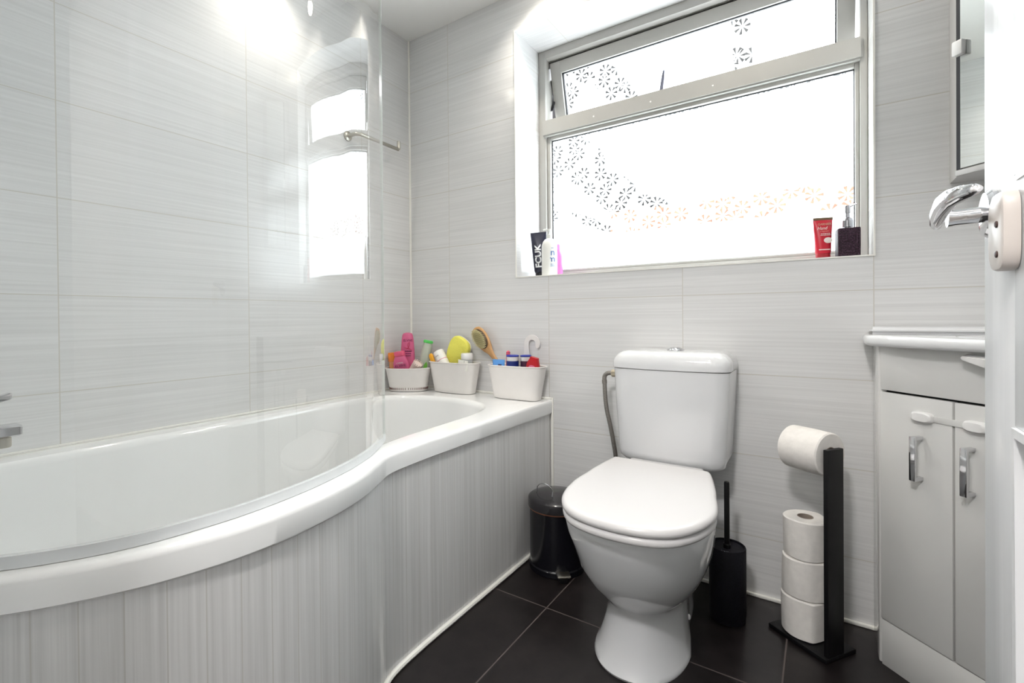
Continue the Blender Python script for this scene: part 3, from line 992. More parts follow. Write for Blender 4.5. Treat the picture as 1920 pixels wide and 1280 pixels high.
VE = FD * FL
bm = bmesh.new()                          # carcass behind the doors
fp = [Vector((0.004, 0.004, 0)) - FN * 0.0, VE + Vector((-0.003, 0.006, 0)), Vector((RX - AX - 0.002, VE.y + 0.003, 0)), Vector((RX - AX - 0.002, -AY - 0.002, 0)), Vector((0.004, -AY - 0.002, 0))]
fp = [p - FN * 0.020 if i < 2 else p for i, p in enumerate(fp)]
loft(bm, [[p + Vector((0, 0, z_)) for p in fp] for z_ in (0.0, 0.788)])
obj('carcass', bm, M_CABGAP, van, smooth=False)
bm = bmesh.new()
box(bm, -0.001, 0.016, 0.004, -AY - 0.002, 0.0, 0.788, bev=0.004)
obj('side_panel', bm, M_CAB, van)
bm = bmesh.new()
flat(bm, 0.004, FL, 0.0, 0.112, -0.022, -0.002, bev=0.001)
obj('plinth', bm, M_CAB, van)
bm = bmesh.new()
flat(bm, 0.003, FL, 0.681, 0.788, -0.018, 0.0)
obj('drawer_panel', bm, M_CAB, van)
for k in range(2):
    t0 = 0.003 + k * 0.160
    bm = bmesh.new()
    flat(bm, t0, t0 + 0.156, 0.1145, 0.676, -0.018, 0.0)
    d = obj('door', bm, M_CAB, van)
    th = t0 + (0.094 if k == 0 else 0.034)
    bm = bmesh.new()
    flat(bm, th - 0.0065, th + 0.0065, 0.487, 0.588, 0.022, 0.028, bev=0.0012)
    flat(bm, th - 0.005, th + 0.005, 0.487, 0.495, 0.0, 0.0225, bev=0.001)
    flat(bm, th - 0.005, th + 0.005, 0.580, 0.588, 0.0, 0.0225, bev=0.001)
    obj('handle', bm, M_CHROME, d)
lock = thing('child_lock', 'white plastic child lock strap joining both vanity doors', 'child lock', (AX, AY, 0.632))
for tc in (0.102, 0.205):
    bm = bmesh.new()
    Mx = Matrix(((FD.x, FN.x, 0, 0), (FD.y, FN.y, 0, 0), (0, 0, 1, 0), (0, 0, 0, 1)))
    rings = []
    for dd, kk in ((0.0005, 1.0), (0.006, 1.0), (0.010, 0.93), (0.012, 0.78)):
        rings.append([Mx @ Vector((tc + p.x, dd, p.y)) for p in sup(0.0225 * kk, 0.0125 * kk - (0.001 if kk < 1 else 0), 3.2, 36)])
    loft(bm, rings)
    obj('pad', bm, M_WPLASTIC, lock)
bm = bmesh.new()
Mx = Matrix(((FD.x, FN.x, 0, 0), (FD.y, FN.y, 0, 0), (0, 0, 1, 0), (0, 0, 0, 1)))
box(bm, 0.10, 0.21, 0.0008, 0.0018, -0.0075, 0.0065, bev=0.0003, M=Mx)
obj('strap', bm, mat('translucent strap', (0.69, 0.685, 0.67), 0.2), lock)

ba = thing('wash_basin', 'white ceramic corner basin with ledge on vanity cabinet', 'wash basin', (AX, AY, 0.788))


def basin_ring(e, z, ins=0.0):
    L = [Vector((-0.024 - e + ins, -AY - 0.002, 0)), Vector((-0.029 - e + ins, 0.06, 0)), Vector((-0.027 - e + ins, 0.014, 0)), Vector((-0.018 - e * 0.8 + ins, -0.016 - e * 0.5, 0)), Vector((0.0, -0.030 - e * 0.7 + ins * 0.3, 0))]
    n = 9
    for i in range(1, n):
        t = i / n
        p = FD * (FL * t) + FN * (0.026 + 0.012 * sin(pi * t) + e - ins)
        L.append(p)
    L += [VE + Vector((0.02, -0.032 - e + ins, 0)), VE + Vector((RX - AX - VE.x - 0.10, -0.036 - e + ins, 0)), Vector((RX - AX - 0.002, VE.y - 0.036 - e + ins, 0)), Vector((RX - AX - 0.002, -AY - 0.002, 0))]
    return [p + Vector((0, 0, z)) for p in L]


bm = bmesh.new()
loft(bm, [basin_ring(-0.010, 0.0), basin_ring(-0.003, 0.002), basin_ring(0.0, 0.008), basin_ring(0.0, 0.018), basin_ring(-0.003, 0.024), basin_ring(-0.008, 0.026), basin_ring(-0.016, 0.027)])
obj('basin_rim', bm, M_CERAMIC, ba, ang=0.9)
bm = bmesh.new()                          # raised ledge at the back
tube(bm, [(-0.012, -AY - 0.022, 0.036), (0.10, -AY - 0.022, 0.036), (0.37, -AY - 0.022, 0.036)], 0.011, sq=(0.040, 0.020))
tube(bm, [(RX - AX - 0.024, -AY - 0.045, 0.036), (RX - AX - 0.024, VE.y, 0.036)], 0.011, sq=(0.040, 0.020))
bmesh.ops.bevel(bm, geom=list(bm.edges), offset=0.008, segments=3, affect='EDGES')
obj('back_ledge', bm, M_CERAMIC, ba, ang=0.9)
bm = bmesh.new()
lathe(bm, [(0.11, 0.028), (0.105, 0.018), (0.07, 0.006), (0.0, 0.004)], 32, cx=0.24, cy=-0.06, cap0=False, cap1=False)
obj('bowl', bm, M_CERAMIC, ba)
bm = bmesh.new()                          # white wedge catch below the basin
Mx = Matrix.Translation((AX, AY, 0)) @ Matrix(((FD.x, FN.x, 0, 0), (FD.y, FN.y, 0, 0), (0, 0, 1, 0), (0, 0, 0, 1)))
v = [Mx @ Vector(p) for p in ((0.187, 0.0005, 0.776), (0.192, 0.026, 0.770), (0.250, 0.030, 0.752), (0.250, 0.0005, 0.764), (0.187, 0.0005, 0.783), (0.192, 0.028, 0.778), (0.250, 0.032, 0.776), (0.250, 0.0005, 0.783))]
vs = [bm.verts.new(p) for p in v]
for f in ((3, 2, 1, 0), (4, 5, 6, 7), (0, 1, 5, 4), (1, 2, 6, 5), (2, 3, 7, 6), (3, 0, 4, 7)):
    bm.faces.new([vs[i] for i in f])
bmesh.ops.bevel(bm, geom=list(bm.edges), offset=0.002, segments=2, affect='EDGES')
tag(obj('cabinet_catch', bm, M_WPLASTIC), 'small white plastic catch under basin beside open door', 'catch')

# ------------------------------------------------------------------ mirror cabinet in the corner above
MX, MD = 1.888, 0.078
MB0 = 1.198
mc = thing('mirror_cabinet', 'grey framed corner mirror cabinet above the basin', 'mirror cabinet', (MX, -MD, MB0))
ML = (RX - MX - MD) * sqrt(2)
D2 = Vector((1, -1, 0)).normalized()
N2 = Vector((-1, -1, 0)).normalized()
Mm = Matrix(((D2.x, N2.x, 0, 0), (D2.y, N2.y, 0, 0), (0, 0, 1, 0), (0, 0, 0, 1)))
bm = bmesh.new()
e = D2 * ML
fp = [Vector((0, 0, 0)), e, Vector((RX - MX - 0.001, e.y, 0)), Vector((RX - MX - 0.001, MD - 0.001, 0)), Vector((0, MD - 0.001, 0))]
loft(bm, [[p + Vector((0, 0, z_)) for p in fp] for z_ in (0.0, 0.70)])
obj('cabinet_body', bm, M_MFRAME, mc, smooth=False)
bm = bmesh.new()
box(bm, 0.0, ML, 0.0, 0.006, 0.0, 0.014, bev=0.002, M=Mm)
obj('frame_strip', bm, M_MFRAME, mc)
bm = bmesh.new()
box(bm, 0.0, ML, 0.0, 0.006, 0.686, 0.70, bev=0.002, M=Mm)
obj('frame_strip', bm, M_MFRAME, mc)
bm = bmesh.new()
box(bm, 0.002, 0.012, 0.0, 0.004, 0.014, 0.686, M=Mm)
obj('dark_edge', bm, M_GASKET, mc, smooth=False)
bm = bmesh.new()
box(bm, 0.012, ML, 0.002, 0.007, 0.016, 0.684, bev=0.001, M=Mm)
mir = obj('mirror_door', bm, M_MIRROR, mc, smooth=False)
bm = bmesh.new()
box(bm, 0.004, 0.026, 0.007, 0.022, 0.283, 0.318, bev=0.003, M=Mm)
obj('knob', bm, M_WPLASTIC, mir)

# ------------------------------------------------------------------ open door at the right
dr = thing('door_1', 'white panelled door standing open at the right edge', 'door', (1.766, -0.93, 0), kind='structure')
dr['kind'] = 'structure'
DL, DT = 0.755, 0.035
bm = bmesh.new()
box(bm, 0.006, DT - 0.006, -DL, 0, 0.008, 1.99)
for a in ((-0.104, 0, 0.008, 1.99), (-DL, -DL + 0.104, 0.008, 1.99), (-DL + 0.1, -0.1, 0.008, 0.22), (-DL + 0.1, -0.1, 0.7605, 0.992), (-DL + 0.1, -0.1, 1.87, 1.99)):
    box(bm, 0, DT, a[0], a[1], a[2], a[3], bev=0.002)
leaf = obj('leaf', bm, M_DOOR, dr, ang=0.4)
bm = bmesh.new()
for z0, z1 in ((0.22, 0.7605), (0.992, 1.87)):
    P = [(0.004, -0.108, z0 + 0.004), (0.004, -0.108, z1 - 0.004), (0.004, -DL + 0.108, z1 - 0.004), (0.004, -DL + 0.108, z0 + 0.004), (0.004, -0.108, z0 + 0.004)]
    tube(bm, P, 0.004, sq=(0.012, 0.010))
obj('panel_moulding', bm, M_DOOR, leaf)
hd = bpy.data.objects.new('lever_handle', None)
COL.objects.link(hd)
hd.parent = dr
hd.location = (0, -0.036, 0.972)
bm = bmesh.new()
lathe(bm, [(0.0255, 0), (0.0255, 0.004), (0.022, 0.008), (0.013, 0.010)], 32)
bmesh.ops.transform(bm, matrix=Matrix.Rotation(radians(-90), 4, 'Y'), verts=bm.verts)
obj('rose', bm, M_CHROME, hd)
bm = bmesh.new()
tube(bm, [(-0.006, 0, 0), (-0.030, 0, -0.001), (-0.036, 0, -0.001)], [0.0085, 0.0085, 0.0095], seg=20)
obj('neck', bm, M_CHROME, hd)
bm = bmesh.new()
rings = []
for yy, xx, zz, w_, h_ in ((0.010, -0.042, -0.006, 0.003, 0.004), (0.004, -0.044, -0.003, 0.006, 0.009), (-0.012, -0.045, 0.003, 0.007, 0.0125), (-0.034, -0.045, 0.008, 0.007, 0.0125), (-0.058, -0.042, 0.011, 0.007, 0.0095), (-0.075, -0.036, 0.012, 0.0065, 0.0075), (-0.084, -0.031, 0.012, 0.0055, 0.0055), (-0.087, -0.028, 0.012, 0.003, 0.003)):
    rings.append([Vector((xx + w_ * cos(2 * pi * i / 20), yy, zz + h_ * sin(2 * pi * i / 20))) for i in range(20)])
loft(bm, rings)
obj('grip', bm, M_CHROME, hd)
lk = thing('door_lock_guard', 'cream plastic lock guard with two brown screws on open door', 'lock guard', (1.766, -1.028, 0.945))
bm = bmesh.new()
rings = []
for dd, kk in ((0.0, 1.0), (0.008, 1.0), (0.011, 0.94), (0.0125, 0.8)):
    rings.append([Vector((-0.0005 - dd, p.x, p.y)) for p in sup(0.024 * kk, 0.037 * kk + (0 if kk == 1 else 0.001), 4.0, 40)])
loft(bm, rings)
lb = obj('guard_body', bm, M_CREAM, lk)
for zz in (0.006, -0.022):
    bm = bmesh.new()
    lathe(bm, [(0.0032, 0), (0.0032, 0.0012), (0.002, 0.0018)], 16)
    bmesh.ops.transform(bm, matrix=Matrix.Translation((-0.0128, -0.010, zz)) @ Matrix.Rotation(radians(-90), 4, 'Y'), verts=bm.verts)
    obj('screw', bm, M_BROWN, lb)
# ------------------------------------------------------------------ baskets on the bath end
MC = {}


def cm(name, col, rough=0.35, **k):
    if name not in MC:
        MC[name] = mat(name, col, rough, **k)
    return MC[name]


def basket_mesh(bot, top, h, n, t=0.0022, rim=0.003):
    """tapered open tub; bot/top = half sizes"""
    bm = bmesh.new()
    R = []
    sg = 64
    K = 8
    R.append(sup(bot[0] - 0.006, bot[1] - 0.006, n, sg, z=0.0))
    R.append(sup(bot[0] - 0.001, bot[1] - 0.001, n, sg, z=0.001))
    for i in range(K + 1):
        f = i / K
        a, b = bot[0] + (top[0] - bot[0]) * f, bot[1] + (top[1] - bot[1]) * f
        R.append(sup(a, b, n, sg, z=0.004 + (h - 0.010) * f))
    a, b = top
    R.append(sup(a + rim, b + rim, n, sg, z=h - 0.004))
    R.append(sup(a + rim, b + rim, n, sg, z=h - 0.001))
    R.append(sup(a + rim * 0.4, b + rim * 0.4, n, sg, z=h))
    R.append(sup(a - t, b - t, n, sg, z=h - 0.002))
    for i in range(K, -1, -1):
        f = i / K
        a, b = bot[0] + (top[0] - bot[0]) * f - t, bot[1] + (top[1] - bot[1]) * f - t
        R.append(sup(a, b, n, sg, z=0.006 + (h - 0.012) * f))
    loft(bm, R)
    return bm


AR = math.atan2(0.566, 0.824)
A = thing('storage_basket', 'low oval white basket in the bath corner', 'basket', (0.1010, -0.124, HB + 0.001), AR, group='white baskets on the bath end')
bk = obj('tub', basket_mesh((0.082, 0.050), (0.100, 0.068), 0.103, 2.5), M_BASKET, A)
for sx in (-1, 1):
    bm = bmesh.new()
    box(bm, sx * 0.045 - 0.005, sx * 0.045 + 0.005, -0.030, -0.020, -0.0008, 0.003, bev=0.001)
    obj('foot', bm, M_BASKET, A)
bm = bmesh.new()
for i in range(36):
    a = pi + pi * (i + 0.5) / 36
    p = Vector((0.0845 * math.copysign(abs(cos(a)) ** 0.8, cos(a)), 0.0520 * math.copysign(abs(sin(a)) ** 0.8, sin(a)), 0.013))
    q = Vector((p.x / 0.0845 ** 2, p.y / 0.052 ** 2, 0)).normalized()
    box(bm, -0.0011, 0.0011, -0.0009, 0.0009, -0.0045, 0.0045, M=Matrix.Translation(p + q * 0.0004) @ Matrix.Rotation(math.atan2(q.y, q.x) + pi / 2, 4, 'Z'))
obj('drain_slots', bm, cm('dark slot', (0.20, 0.12, 0.11), 0.7), bk, smooth=False)['kind'] = 'stuff'

B = thing('storage_basket', 'white tapered basket in the middle holding a yellow sponge', 'basket', (0.312, -0.062, HB + 0.001), 0.0, group='white baskets on the bath end')
obj('tub', basket_mesh((0.101, 0.036), (0.1225, 0.049), 0.132, 3.4), M_BASKET, B)
Cc = thing('storage_basket', 'white tapered basket with hanging hook nearest bath edge', 'basket', (0.624, -0.058, HB + 0.001), 0.0, group='white baskets on the bath end')
obj('tub', basket_mesh((0.101, 0.036), (0.1225, 0.049), 0.132, 3.4), M_BASKET, Cc)
bm = bmesh.new()                          # flat hook rising from the rear rim
ctr = Vector((0.044, 0.046, 0.214))
L_ = [(0.0195, 0.10, 0.016), (0.0195, 0.14, 0.0150), (0.0190, 0.175, 0.0125), (0.0185, 0.198, 0.0105)]
pts = [Vector((x_, 0.046, z_)) for x_, z_, _w in L_]
wid = [w_ for _x, _z, w_ in L_]
for i in range(0, 19):
    a = pi - (pi * 1.20) * i / 18
    pts.append(ctr + Vector((0.0255 * cos(a), 0, 0.0265 * sin(a))))
    wid.append(0.0100)
wid[-1] = 0.0045
wid[-2] = 0.0080
rings = []
for i, p in enumerate(pts):
    q0, q1 = pts[max(i - 1, 0)], pts[min(i + 1, len(pts) - 1)]
    d = (q1 - q0).normalized()
    nrm = Vector((d.z, 0, -d.x))
    rings.append([p + nrm * (wid[i] * a) + Vector((0, 0.0015 * b, 0)) for a, b in ((-1, -1), (1, -1), (1, 1), (-1, 1))])
loft(bm, rings)
bmesh.ops.bevel(bm, geom=list(bm.edges), offset=0.0006, segments=1, affect='EDGES')
obj('hook', bm, M_BASKET, Cc)

PINK = cm('pink plastic', (0.64, 0.12, 0.26), 0.28)
INK = cm('dark plum ink', (0.10, 0.008, 0.05), 0.5)
REDINK = cm('red ink', (0.55, 0.01, 0.06), 0.5)
WHT = M_WPLASTIC


def bottle(T_, name, prof, n, material, seg=40, cap1=True):
    bm = bmesh.new()
    loft(bm, [sup(a, b, n, seg, z=z_) for a, b, z_ in prof], True, cap1)
    return obj(name, bm, material, T_)


zA = HB + 0.008


def LA(a, p, z):
    return (0.1010 + a * 0.824 - p * 0.566, -0.124 + a * 0.566 + p * 0.824, zA + z)


# tall pink bottle at the back, standing on its cap end
t = thing('shampoo_bottle', 'tall pink bottle standing at the back of low oval basket', 'bottle', LA(-0.008, 0.026, 0), AR)
b1 = bottle(t, 'bottle_body', [(0.026, 0.015, 0.0), (0.029, 0.017, 0.004), (0.0325, 0.019, 0.05), (0.0325, 0.019, 0.12), (0.030, 0.0175, 0.175), (0.027, 0.0155, 0.215), (0.024, 0.0135, 0.236), (0.019, 0.011, 0.245), (0.008, 0.005, 0.2485)], 2.5, PINK)
text('lettering', 'ELVIVE', 0.015, INK, t, (0.004, -0.0158, 0.213), width=0.040)
dashes(INK, t, (0.006, -0.0182, 0.166), 0.030, 0.004)
dashes(INK, t, (0.006, -0.0188, 0.155), 0.024, 0.0035)
dashes(INK, t, (0.006, -0.0191, 0.146), 0.022, 0.0028)
bm = bmesh.new()
tube(bm, [(-0.016, -0.0178, 0.186), (-0.004, -0.0180, 0.179), (0.010, -0.0180, 0.175), (0.022, -0.0170, 0.173)], [0.0005, 0.0011, 0.0011, 0.0005], seg=6)
tube(bm, [(0.000, -0.0182, 0.176), (0.008, -0.0178, 0.186), (0.012, -0.0170, 0.198), (0.010, -0.0163, 0.206), (0.004, -0.0168, 0.200), (0.002, -0.0178, 0.188), (0.010, -0.0180, 0.178)], 0.0009, seg=6)
obj('swirl_mark', bm, REDINK, t)
# short pink bottle, leaning
t = thing('conditioner_bottle', 'short pink bottle leaning at the front of low oval basket', 'bottle', LA(-0.026, -0.020, 0.079), rot=(radians(6), radians(-7), AR + 0.05))
bottle(t, 'bottle_body', [(0.030, 0.014, -0.045), (0.032, 0.016, -0.04), (0.0345, 0.016, 0.020), (0.033, 0.0155, 0.040), (0.025, 0.013, 0.062), (0.0215, 0.011, 0.069)], 2.8, PINK)
bottle(t, 'cap', [(0.0215, 0.012, 0.0695), (0.023, 0.013, 0.071), (0.024, 0.013, 0.085), (0.021, 0.011, 0.0895)], 2.6, cm('coral cap', (0.72, 0.10, 0.20), 0.35))
text('lettering', "L'OREAL", 0.008, WHT, t, (-0.002, -0.0162, 0.041), width=0.030)
text('lettering', 'ELVIVE', 0.014, INK, t, (-0.001, -0.0166, 0.0285), width=0.046)
bm = bmesh.new()
loft(bm, [[Vector((p.x, -0.0166 - d_, p.z)) for p in (Vector((0.000, 0, -0.008)), Vector((0.010, 0, 0.004)), Vector((0.014, 0, 0.018)), Vector((0.018, 0, 0.006)), Vector((0.022, 0, -0.008)), Vector((0.014, 0, 0.000)))] for d_ in (0, 0.0005)])
obj('red_mark', bm, REDINK, t)
# orange capped bottle
t = thing('orange_bottle', 'small bottle with a big orange cap at left of oval basket', 'bottle', LA(-0.064, 0.018, 0.008), rot=(0, radians(-5), AR))
bottle(t, 'bottle_body', [(0.015, 0.011, 0.040), (0.017, 0.012, 0.044), (0.0185, 0.012, 0.100), (0.016, 0.011, 0.112)], 2.2, cm('peach shampoo', (0.75, 0.32, 0.14), 0.25))
bottle(t, 'cap', [(0.019, 0.012, 0.1125), (0.0195, 0.0125, 0.114), (0.0195, 0.0125, 0.147), (0.018, 0.012, 0.152)], 2.6, cm('orange cap', (0.80, 0.24, 0.035), 0.3))
# cream shower puff holder with toothed rim
t = thing('tubular_cap', 'cream tubular cap with toothed rim tipped in oval basket', 'cap', LA(0.034, -0.022, 0.098), rot=(radians(20), radians(36), AR))
bm = bmesh.new()
lathe(bm, [(0.016, -0.026), (0.020, -0.022), (0.022, 0.018), (0.019, 0.020), (0.0, 0.019)], 28, cap1=False)
b_ = obj('cap_body', bm, cm('cream cap', (0.80, 0.66, 0.60), 0.4), t)
bm = bmesh.new()
for i in range(14):
    a = 2 * pi * i / 14
    box(bm, 0.0185, 0.0225, -0.002, 0.002, 0.016, 0.026, bev=0.0006, M=Matrix.Rotation(a, 4, 'Z'))
obj('tooth_ring', bm, MC['cream cap'], b_)
# green lidded bottle
t = thing('green_cap_bottle', 'tall translucent bottle with green cap leaning right in oval basket', 'bottle', LA(0.046, 0.014, 0.007), rot=(radians(-4), radians(11), AR))
bottle(t, 'bottle_body', [(0.021, 0.016, 0.0), (0.024, 0.018, 0.004), (0.024, 0.018, 0.09), (0.023, 0.018, 0.13), (0.0205, 0.017, 0.185), (0.019, 0.016, 0.196)], 2.2, cm('pale translucent green', (0.62, 0.66, 0.55), 0.2, trans=0.25))
bottle(t, 'cap', [(0.020, 0.017, 0.1965), (0.022, 0.018, 0.198), (0.022, 0.018, 0.207), (0.019, 0.016, 0.210)], 2.2, cm('bright green plastic', (0.10, 0.62, 0.12), 0.3))
bm = bmesh.new()
loft(bm, [[Vector((x_, -0.0180 - d_, z_)) for x_, z_ in ((0.000, 0.07), (0.016, 0.075), (0.018, 0.10), (0.010, 0.115), (0.003, 0.10))] for d_ in (0, 0.0006)])
obj('green_label', bm, cm('leaf green ink', (0.16, 0.50, 0.05), 0.5), t)

zB = HB + 0.008
# orange razor handle
t = thing('razor', 'orange-yellow razor handle at left of middle basket', 'razor', (0.226, -0.083, zB + 0.090), rot=(0, radians(-27), 0.0))
bm = bmesh.new()
loft(bm, [sup(a, b, 2.4, 24, z=z_) for a, b, z_ in ((0.006, 0.005, -0.08), (0.008, 0.006, -0.04), (0.0105, 0.007, 0.02), (0.0115, 0.007, 0.058), (0.010, 0.006, 0.068), (0.005, 0.003, 0.073))])
obj('handle', bm, cm('amber plastic', (0.90, 0.42, 0.02), 0.3), t)
# white tube
t = thing('cream_tube', 'white tube with pink line tipped left in middle basket', 'tube', (0.276, -0.071, zB + 0.092), rot=(0, radians(-33), 0.0))
bm = bmesh.new()
lathe(bm, [(0.021, -0.052), (0.0225, -0.05), (0.0240, 0.085), (0.022, 0.088), (0, 0.0885)], 32, cap1=False)
b_ = obj('tube_body', bm, cm('tube white', (0.86, 0.84, 0.80), 0.35), t)
bm = bmesh.new()
lathe(bm, [(0.0236, 0.043), (0.0240, 0.0435), (0.0240, 0.0450), (0.0237, 0.0455)], 32)
obj('pink_line', bm, cm('pink line', (0.72, 0.25, 0.36), 0.5), b_)
dashes(cm('grey ink', (0.35, 0.33, 0.32), 0.6), t, (0.002, -0.0240, 0.066), 0.020, 0.003, wrap=0.0240)
text('lettering', '1', 0.012, cm('black ink', (0.02, 0.02, 0.02), 0.6), t, (0.008, -0.0268, 0.026), wrap=0.0266)
# yellow sponge
t = thing('bath_sponge', 'yellow bath sponge with pale back propped in middle basket', 'sponge', (0.306, -0.031, zB + 0.162), rot=(0, radians(30), 0.0))


def spring(k, y, d):
    P = sup(0.052 * k, 0.066 * k, 2.7, 48)
    return [Vector((p.x * (1.0 + 0.14 * p.y / 0.066), y, p.y + 0.004)) for p in P]


bm = bmesh.new()
loft(bm, [spring(0.90, -0.0135, 0), spring(0.97, -0.0115, 0), spring(1.0, -0.007, 0), spring(1.0, 0.004, 0), spring(0.985, 0.006, 0)])
obj('foam', bm, cm('yellow foam', (0.93, 0.88, 0.17), 0.9, var=0.06, scale=400, bump=0.8, spec=0.1), t, ang=0.9)
bm = bmesh.new()
loft(bm, [spring(0.985, 0.0062, 0), spring(1.0, 0.0072, 0), spring(1.0, 0.0105, 0), spring(0.95, 0.0125, 0)])
obj('scrub_layer', bm, cm('pale scrub layer', (0.82, 0.80, 0.62), 0.95, var=0.1, scale=300, bump=0.8), t, ang=0.9)
# white capped bottle
t = thing('lotion_bottle', 'grey bottle with white screw cap at right of middle basket', 'bottle', (0.388, -0.072, zB), 0.0)
bm = bmesh.new()
lathe(bm, [(0.010, 0), (0.012, 0.003), (0.019, 0.090), (0.024, 0.125), (0.023, 0.137)], 32)
obj('bottle_body', bm, cm('grey lotion', (0.55, 0.57, 0.57), 0.3), t)
bm = bmesh.new()
lathe(bm, [(0.0245, 0.1375), (0.0252, 0.139), (0.0252, 0.160), (0.023, 0.164), (0, 0.1645)], 32, cap1=False)
obj('cap', bm, WHT, t)
t = thing('printed_card', 'small white printed card beside white-capped bottle in middle basket', 'card', (0.386, -0.1015, zB + 0.074), rot=(0, radians(5), 0.0))
bm = bmesh.new()
box(bm, -0.026, 0.024, -0.0012, 0.0012, 0.02, 0.063, bev=0.0004)
obj('card', bm, cm('card white', (0.85, 0.84, 0.78), 0.7), t)
text('lettering', 'I', 0.012, MC['black ink'], t, (0.006, -0.0014, 0.057))
t = thing('comb', 'small grey toothed comb tip at front of middle basket', 'comb', (0.350, -0.080, zB + 0.06), rot=(0, radians(12), 0))
bm = bmesh.new()
box(bm, -0.004, 0.004, -0.0015, 0.0015, -0.055, 0.074, bev=0.0006)
for i in range(12):
    box(bm, -0.013, -0.004, -0.0008, 0.0008, -0.02 + i * 0.0078, -0.017 + i * 0.0078, bev=0.0003)
obj('comb_body', bm, cm('grey comb', (0.55, 0.55, 0.53), 0.4), t)

# wooden brush standing in the third basket, head up left
DB = Vector((0.1395, 0.0, -0.155)).normalized()          # from head down to the handle end
t = thing('hair_brush', 'wooden paddle brush with pale bristles leaning out of right basket', 'hair brush', (0.442, -0.036, 0.772))
t.rotation_euler = (radians(0), radians(-41), radians(-3))
t.scale = (1.22, 1.22, 1.22)
bm = bmesh.new()
loft(bm, [sup(a, b, 2.2, 36, z=z_) for a, b, z_ in ((0.006, 0.004, -0.175), (0.009, 0.006, -0.165), (0.0085, 0.006, -0.11), (0.008, 0.006, -0.075), (0.012, 0.006, -0.052), (0.020, 0.0065, -0.036), (0.027, 0.007, -0.015), (0.0295, 0.007, 0.008), (0.027, 0.007, 0.030), (0.020, 0.0065, 0.044), (0.010, 0.005, 0.0505), (0.003, 0.003, 0.052))])
w_ = obj('wooden_body', bm, cm('beech wood', (0.52, 0.29, 0.12), 0.45, var=0.18, scale=20, stretch=(6, 6, 0.6)), t, ang=0.9)
bm = bmesh.new()
loft(bm, [[Vector((p.x, y_, p.y + 0.005)) for p in sup(0.0245 * k, 0.039 * k, 2.1, 36)] for k, y_ in ((1.0, -0.0066), (0.98, -0.0085), (0.8, -0.0105), (0.4, -0.0115))])
obj('cushion', bm, cm('dark rubber cushion', (0.085, 0.055, 0.03), 0.6), w_, ang=0.9)
bm = bmesh.new()
for i in range(-5, 6):
    for k in range(-8, 9):
        xx, zz = i * 0.0042 + (0.0021 if k % 2 else 0), k * 0.0044
        if (xx / 0.0225) ** 2 + (zz / 0.037) ** 2 < 1:
            tube(bm, [(xx, -0.009, zz + 0.005), (xx * 1.05, -0.0225, zz * 1.05 + 0.005)], [0.0007, 0.00095], seg=5)
o_ = obj('bristles', bm, cm('pale bristle', (0.78, 0.72, 0.42), 0.5), w_)
o_['kind'] = 'stuff'

zC = HB + 0.008
t = thing('light_blue_tube', 'flat light blue tube at left of right basket', 'tube', (0.549, -0.074, zC + 0.005), rz=0.0)
bm = bmesh.new()
loft(bm, [sup(a, b, 2.6, 32, z=z_) for a, b, z_ in ((0.016, 0.011, 0.0), (0.019, 0.013, 0.02), (0.026, 0.010, 0.09), (0.029, 0.0025, 0.128), (0.0295, 0.0012, 0.140))])
obj('tube_body', bm, cm('light blue plastic', (0.12, 0.36, 0.80), 0.35), t)
bm = bmesh.new()
box(bm, 0.002, 0.018, -0.0085, -0.0065, 0.110, 0.122, bev=0.0006)
obj('navy_mark', bm, cm('navy ink', (0.01, 0.015, 0.12), 0.4), t)
NAVY = cm('navy plastic', (0.012, 0.03, 0.20), 0.3)
for nm, lab, xx, yy, r_, bodym in (('navy_cream_bottle', 'navy bottle with white band and blue lid, centre of right basket', 0.606, -0.060, 0.0245, NAVY), ('maroon_cream_bottle', 'dark maroon bottle with white band and blue lid beside red bottle', 0.655, -0.040, 0.021, cm('dark maroon', (0.07, 0.02, 0.05), 0.35))):
    t = thing(nm, lab, 'bottle', (xx, yy, zC), 0.0)
    bm = bmesh.new()
    lathe(bm, [(r_ * 0.5, 0), (r_ * 0.56, 0.003), (r_, 0.085), (r_, 0.141)], 32)
    obj('bottle_body', bm, bodym, t)
    bm = bmesh.new()
    lathe(bm, [(r_ - 0.001, 0.1412), (r_ - 0.0005, 0.142), (r_ - 0.0005, 0.1575)], 32)
    obj('white_band', bm, WHT, t)
    bm = bmesh.new()
    lathe(bm, [(r_, 0.158), (r_ + 0.0015, 0.1585), (r_ + 0.0015, 0.162), (r_ - 0.002, 0.1645), (0, 0.165)], 32, cap1=False)
    obj('lid', bm, cm('royal blue lid', (0.015, 0.03, 0.32), 0.3), t)
t = thing('red_bottle', 'red angular bottle with pink oval at right of right basket', 'bottle', (0.694, -0.075, zC + 0.070), rot=(0, radians(13), 0.0))
bm = bmesh.new()
loft(bm, [sup(a, b, 5, 32, z=z_) for a, b, z_ in ((0.018, 0.009, -0.03), (0.020, 0.010, -0.025), (0.025, 0.012, 0.04), (0.0255, 0.012, 0.065), (0.017, 0.011, 0.086), (0.0165, 0.0105, 0.092))])
obj('bottle_body', bm, cm('deep red plastic', (0.50, 0.008, 0.016), 0.3), t)
bm = bmesh.new()
loft(bm, [[Vector((p.x + 0.004, -0.0122 - d_, p.y + 0.054)) for p in sup(0.015, 0.0085, 2, 28)] for d_ in (0, 0.0006)])
obj('pink_oval', bm, cm('pink oval', (0.80, 0.22, 0.38), 0.4), t)
t = thing('striped_stick', 'pink striped stick behind navy bottle in right basket', 'stick', (0.572, -0.048, zC), rot=(0, radians(2), 0))
bm = bmesh.new()
lathe(bm, [(0.008, 0), (0.008, 0.172), (0.006, 0.178), (0, 0.180)], 20, cap1=False)
obj('stick_body', bm, cm('coral pink', (0.80, 0.14, 0.20), 0.4), t)
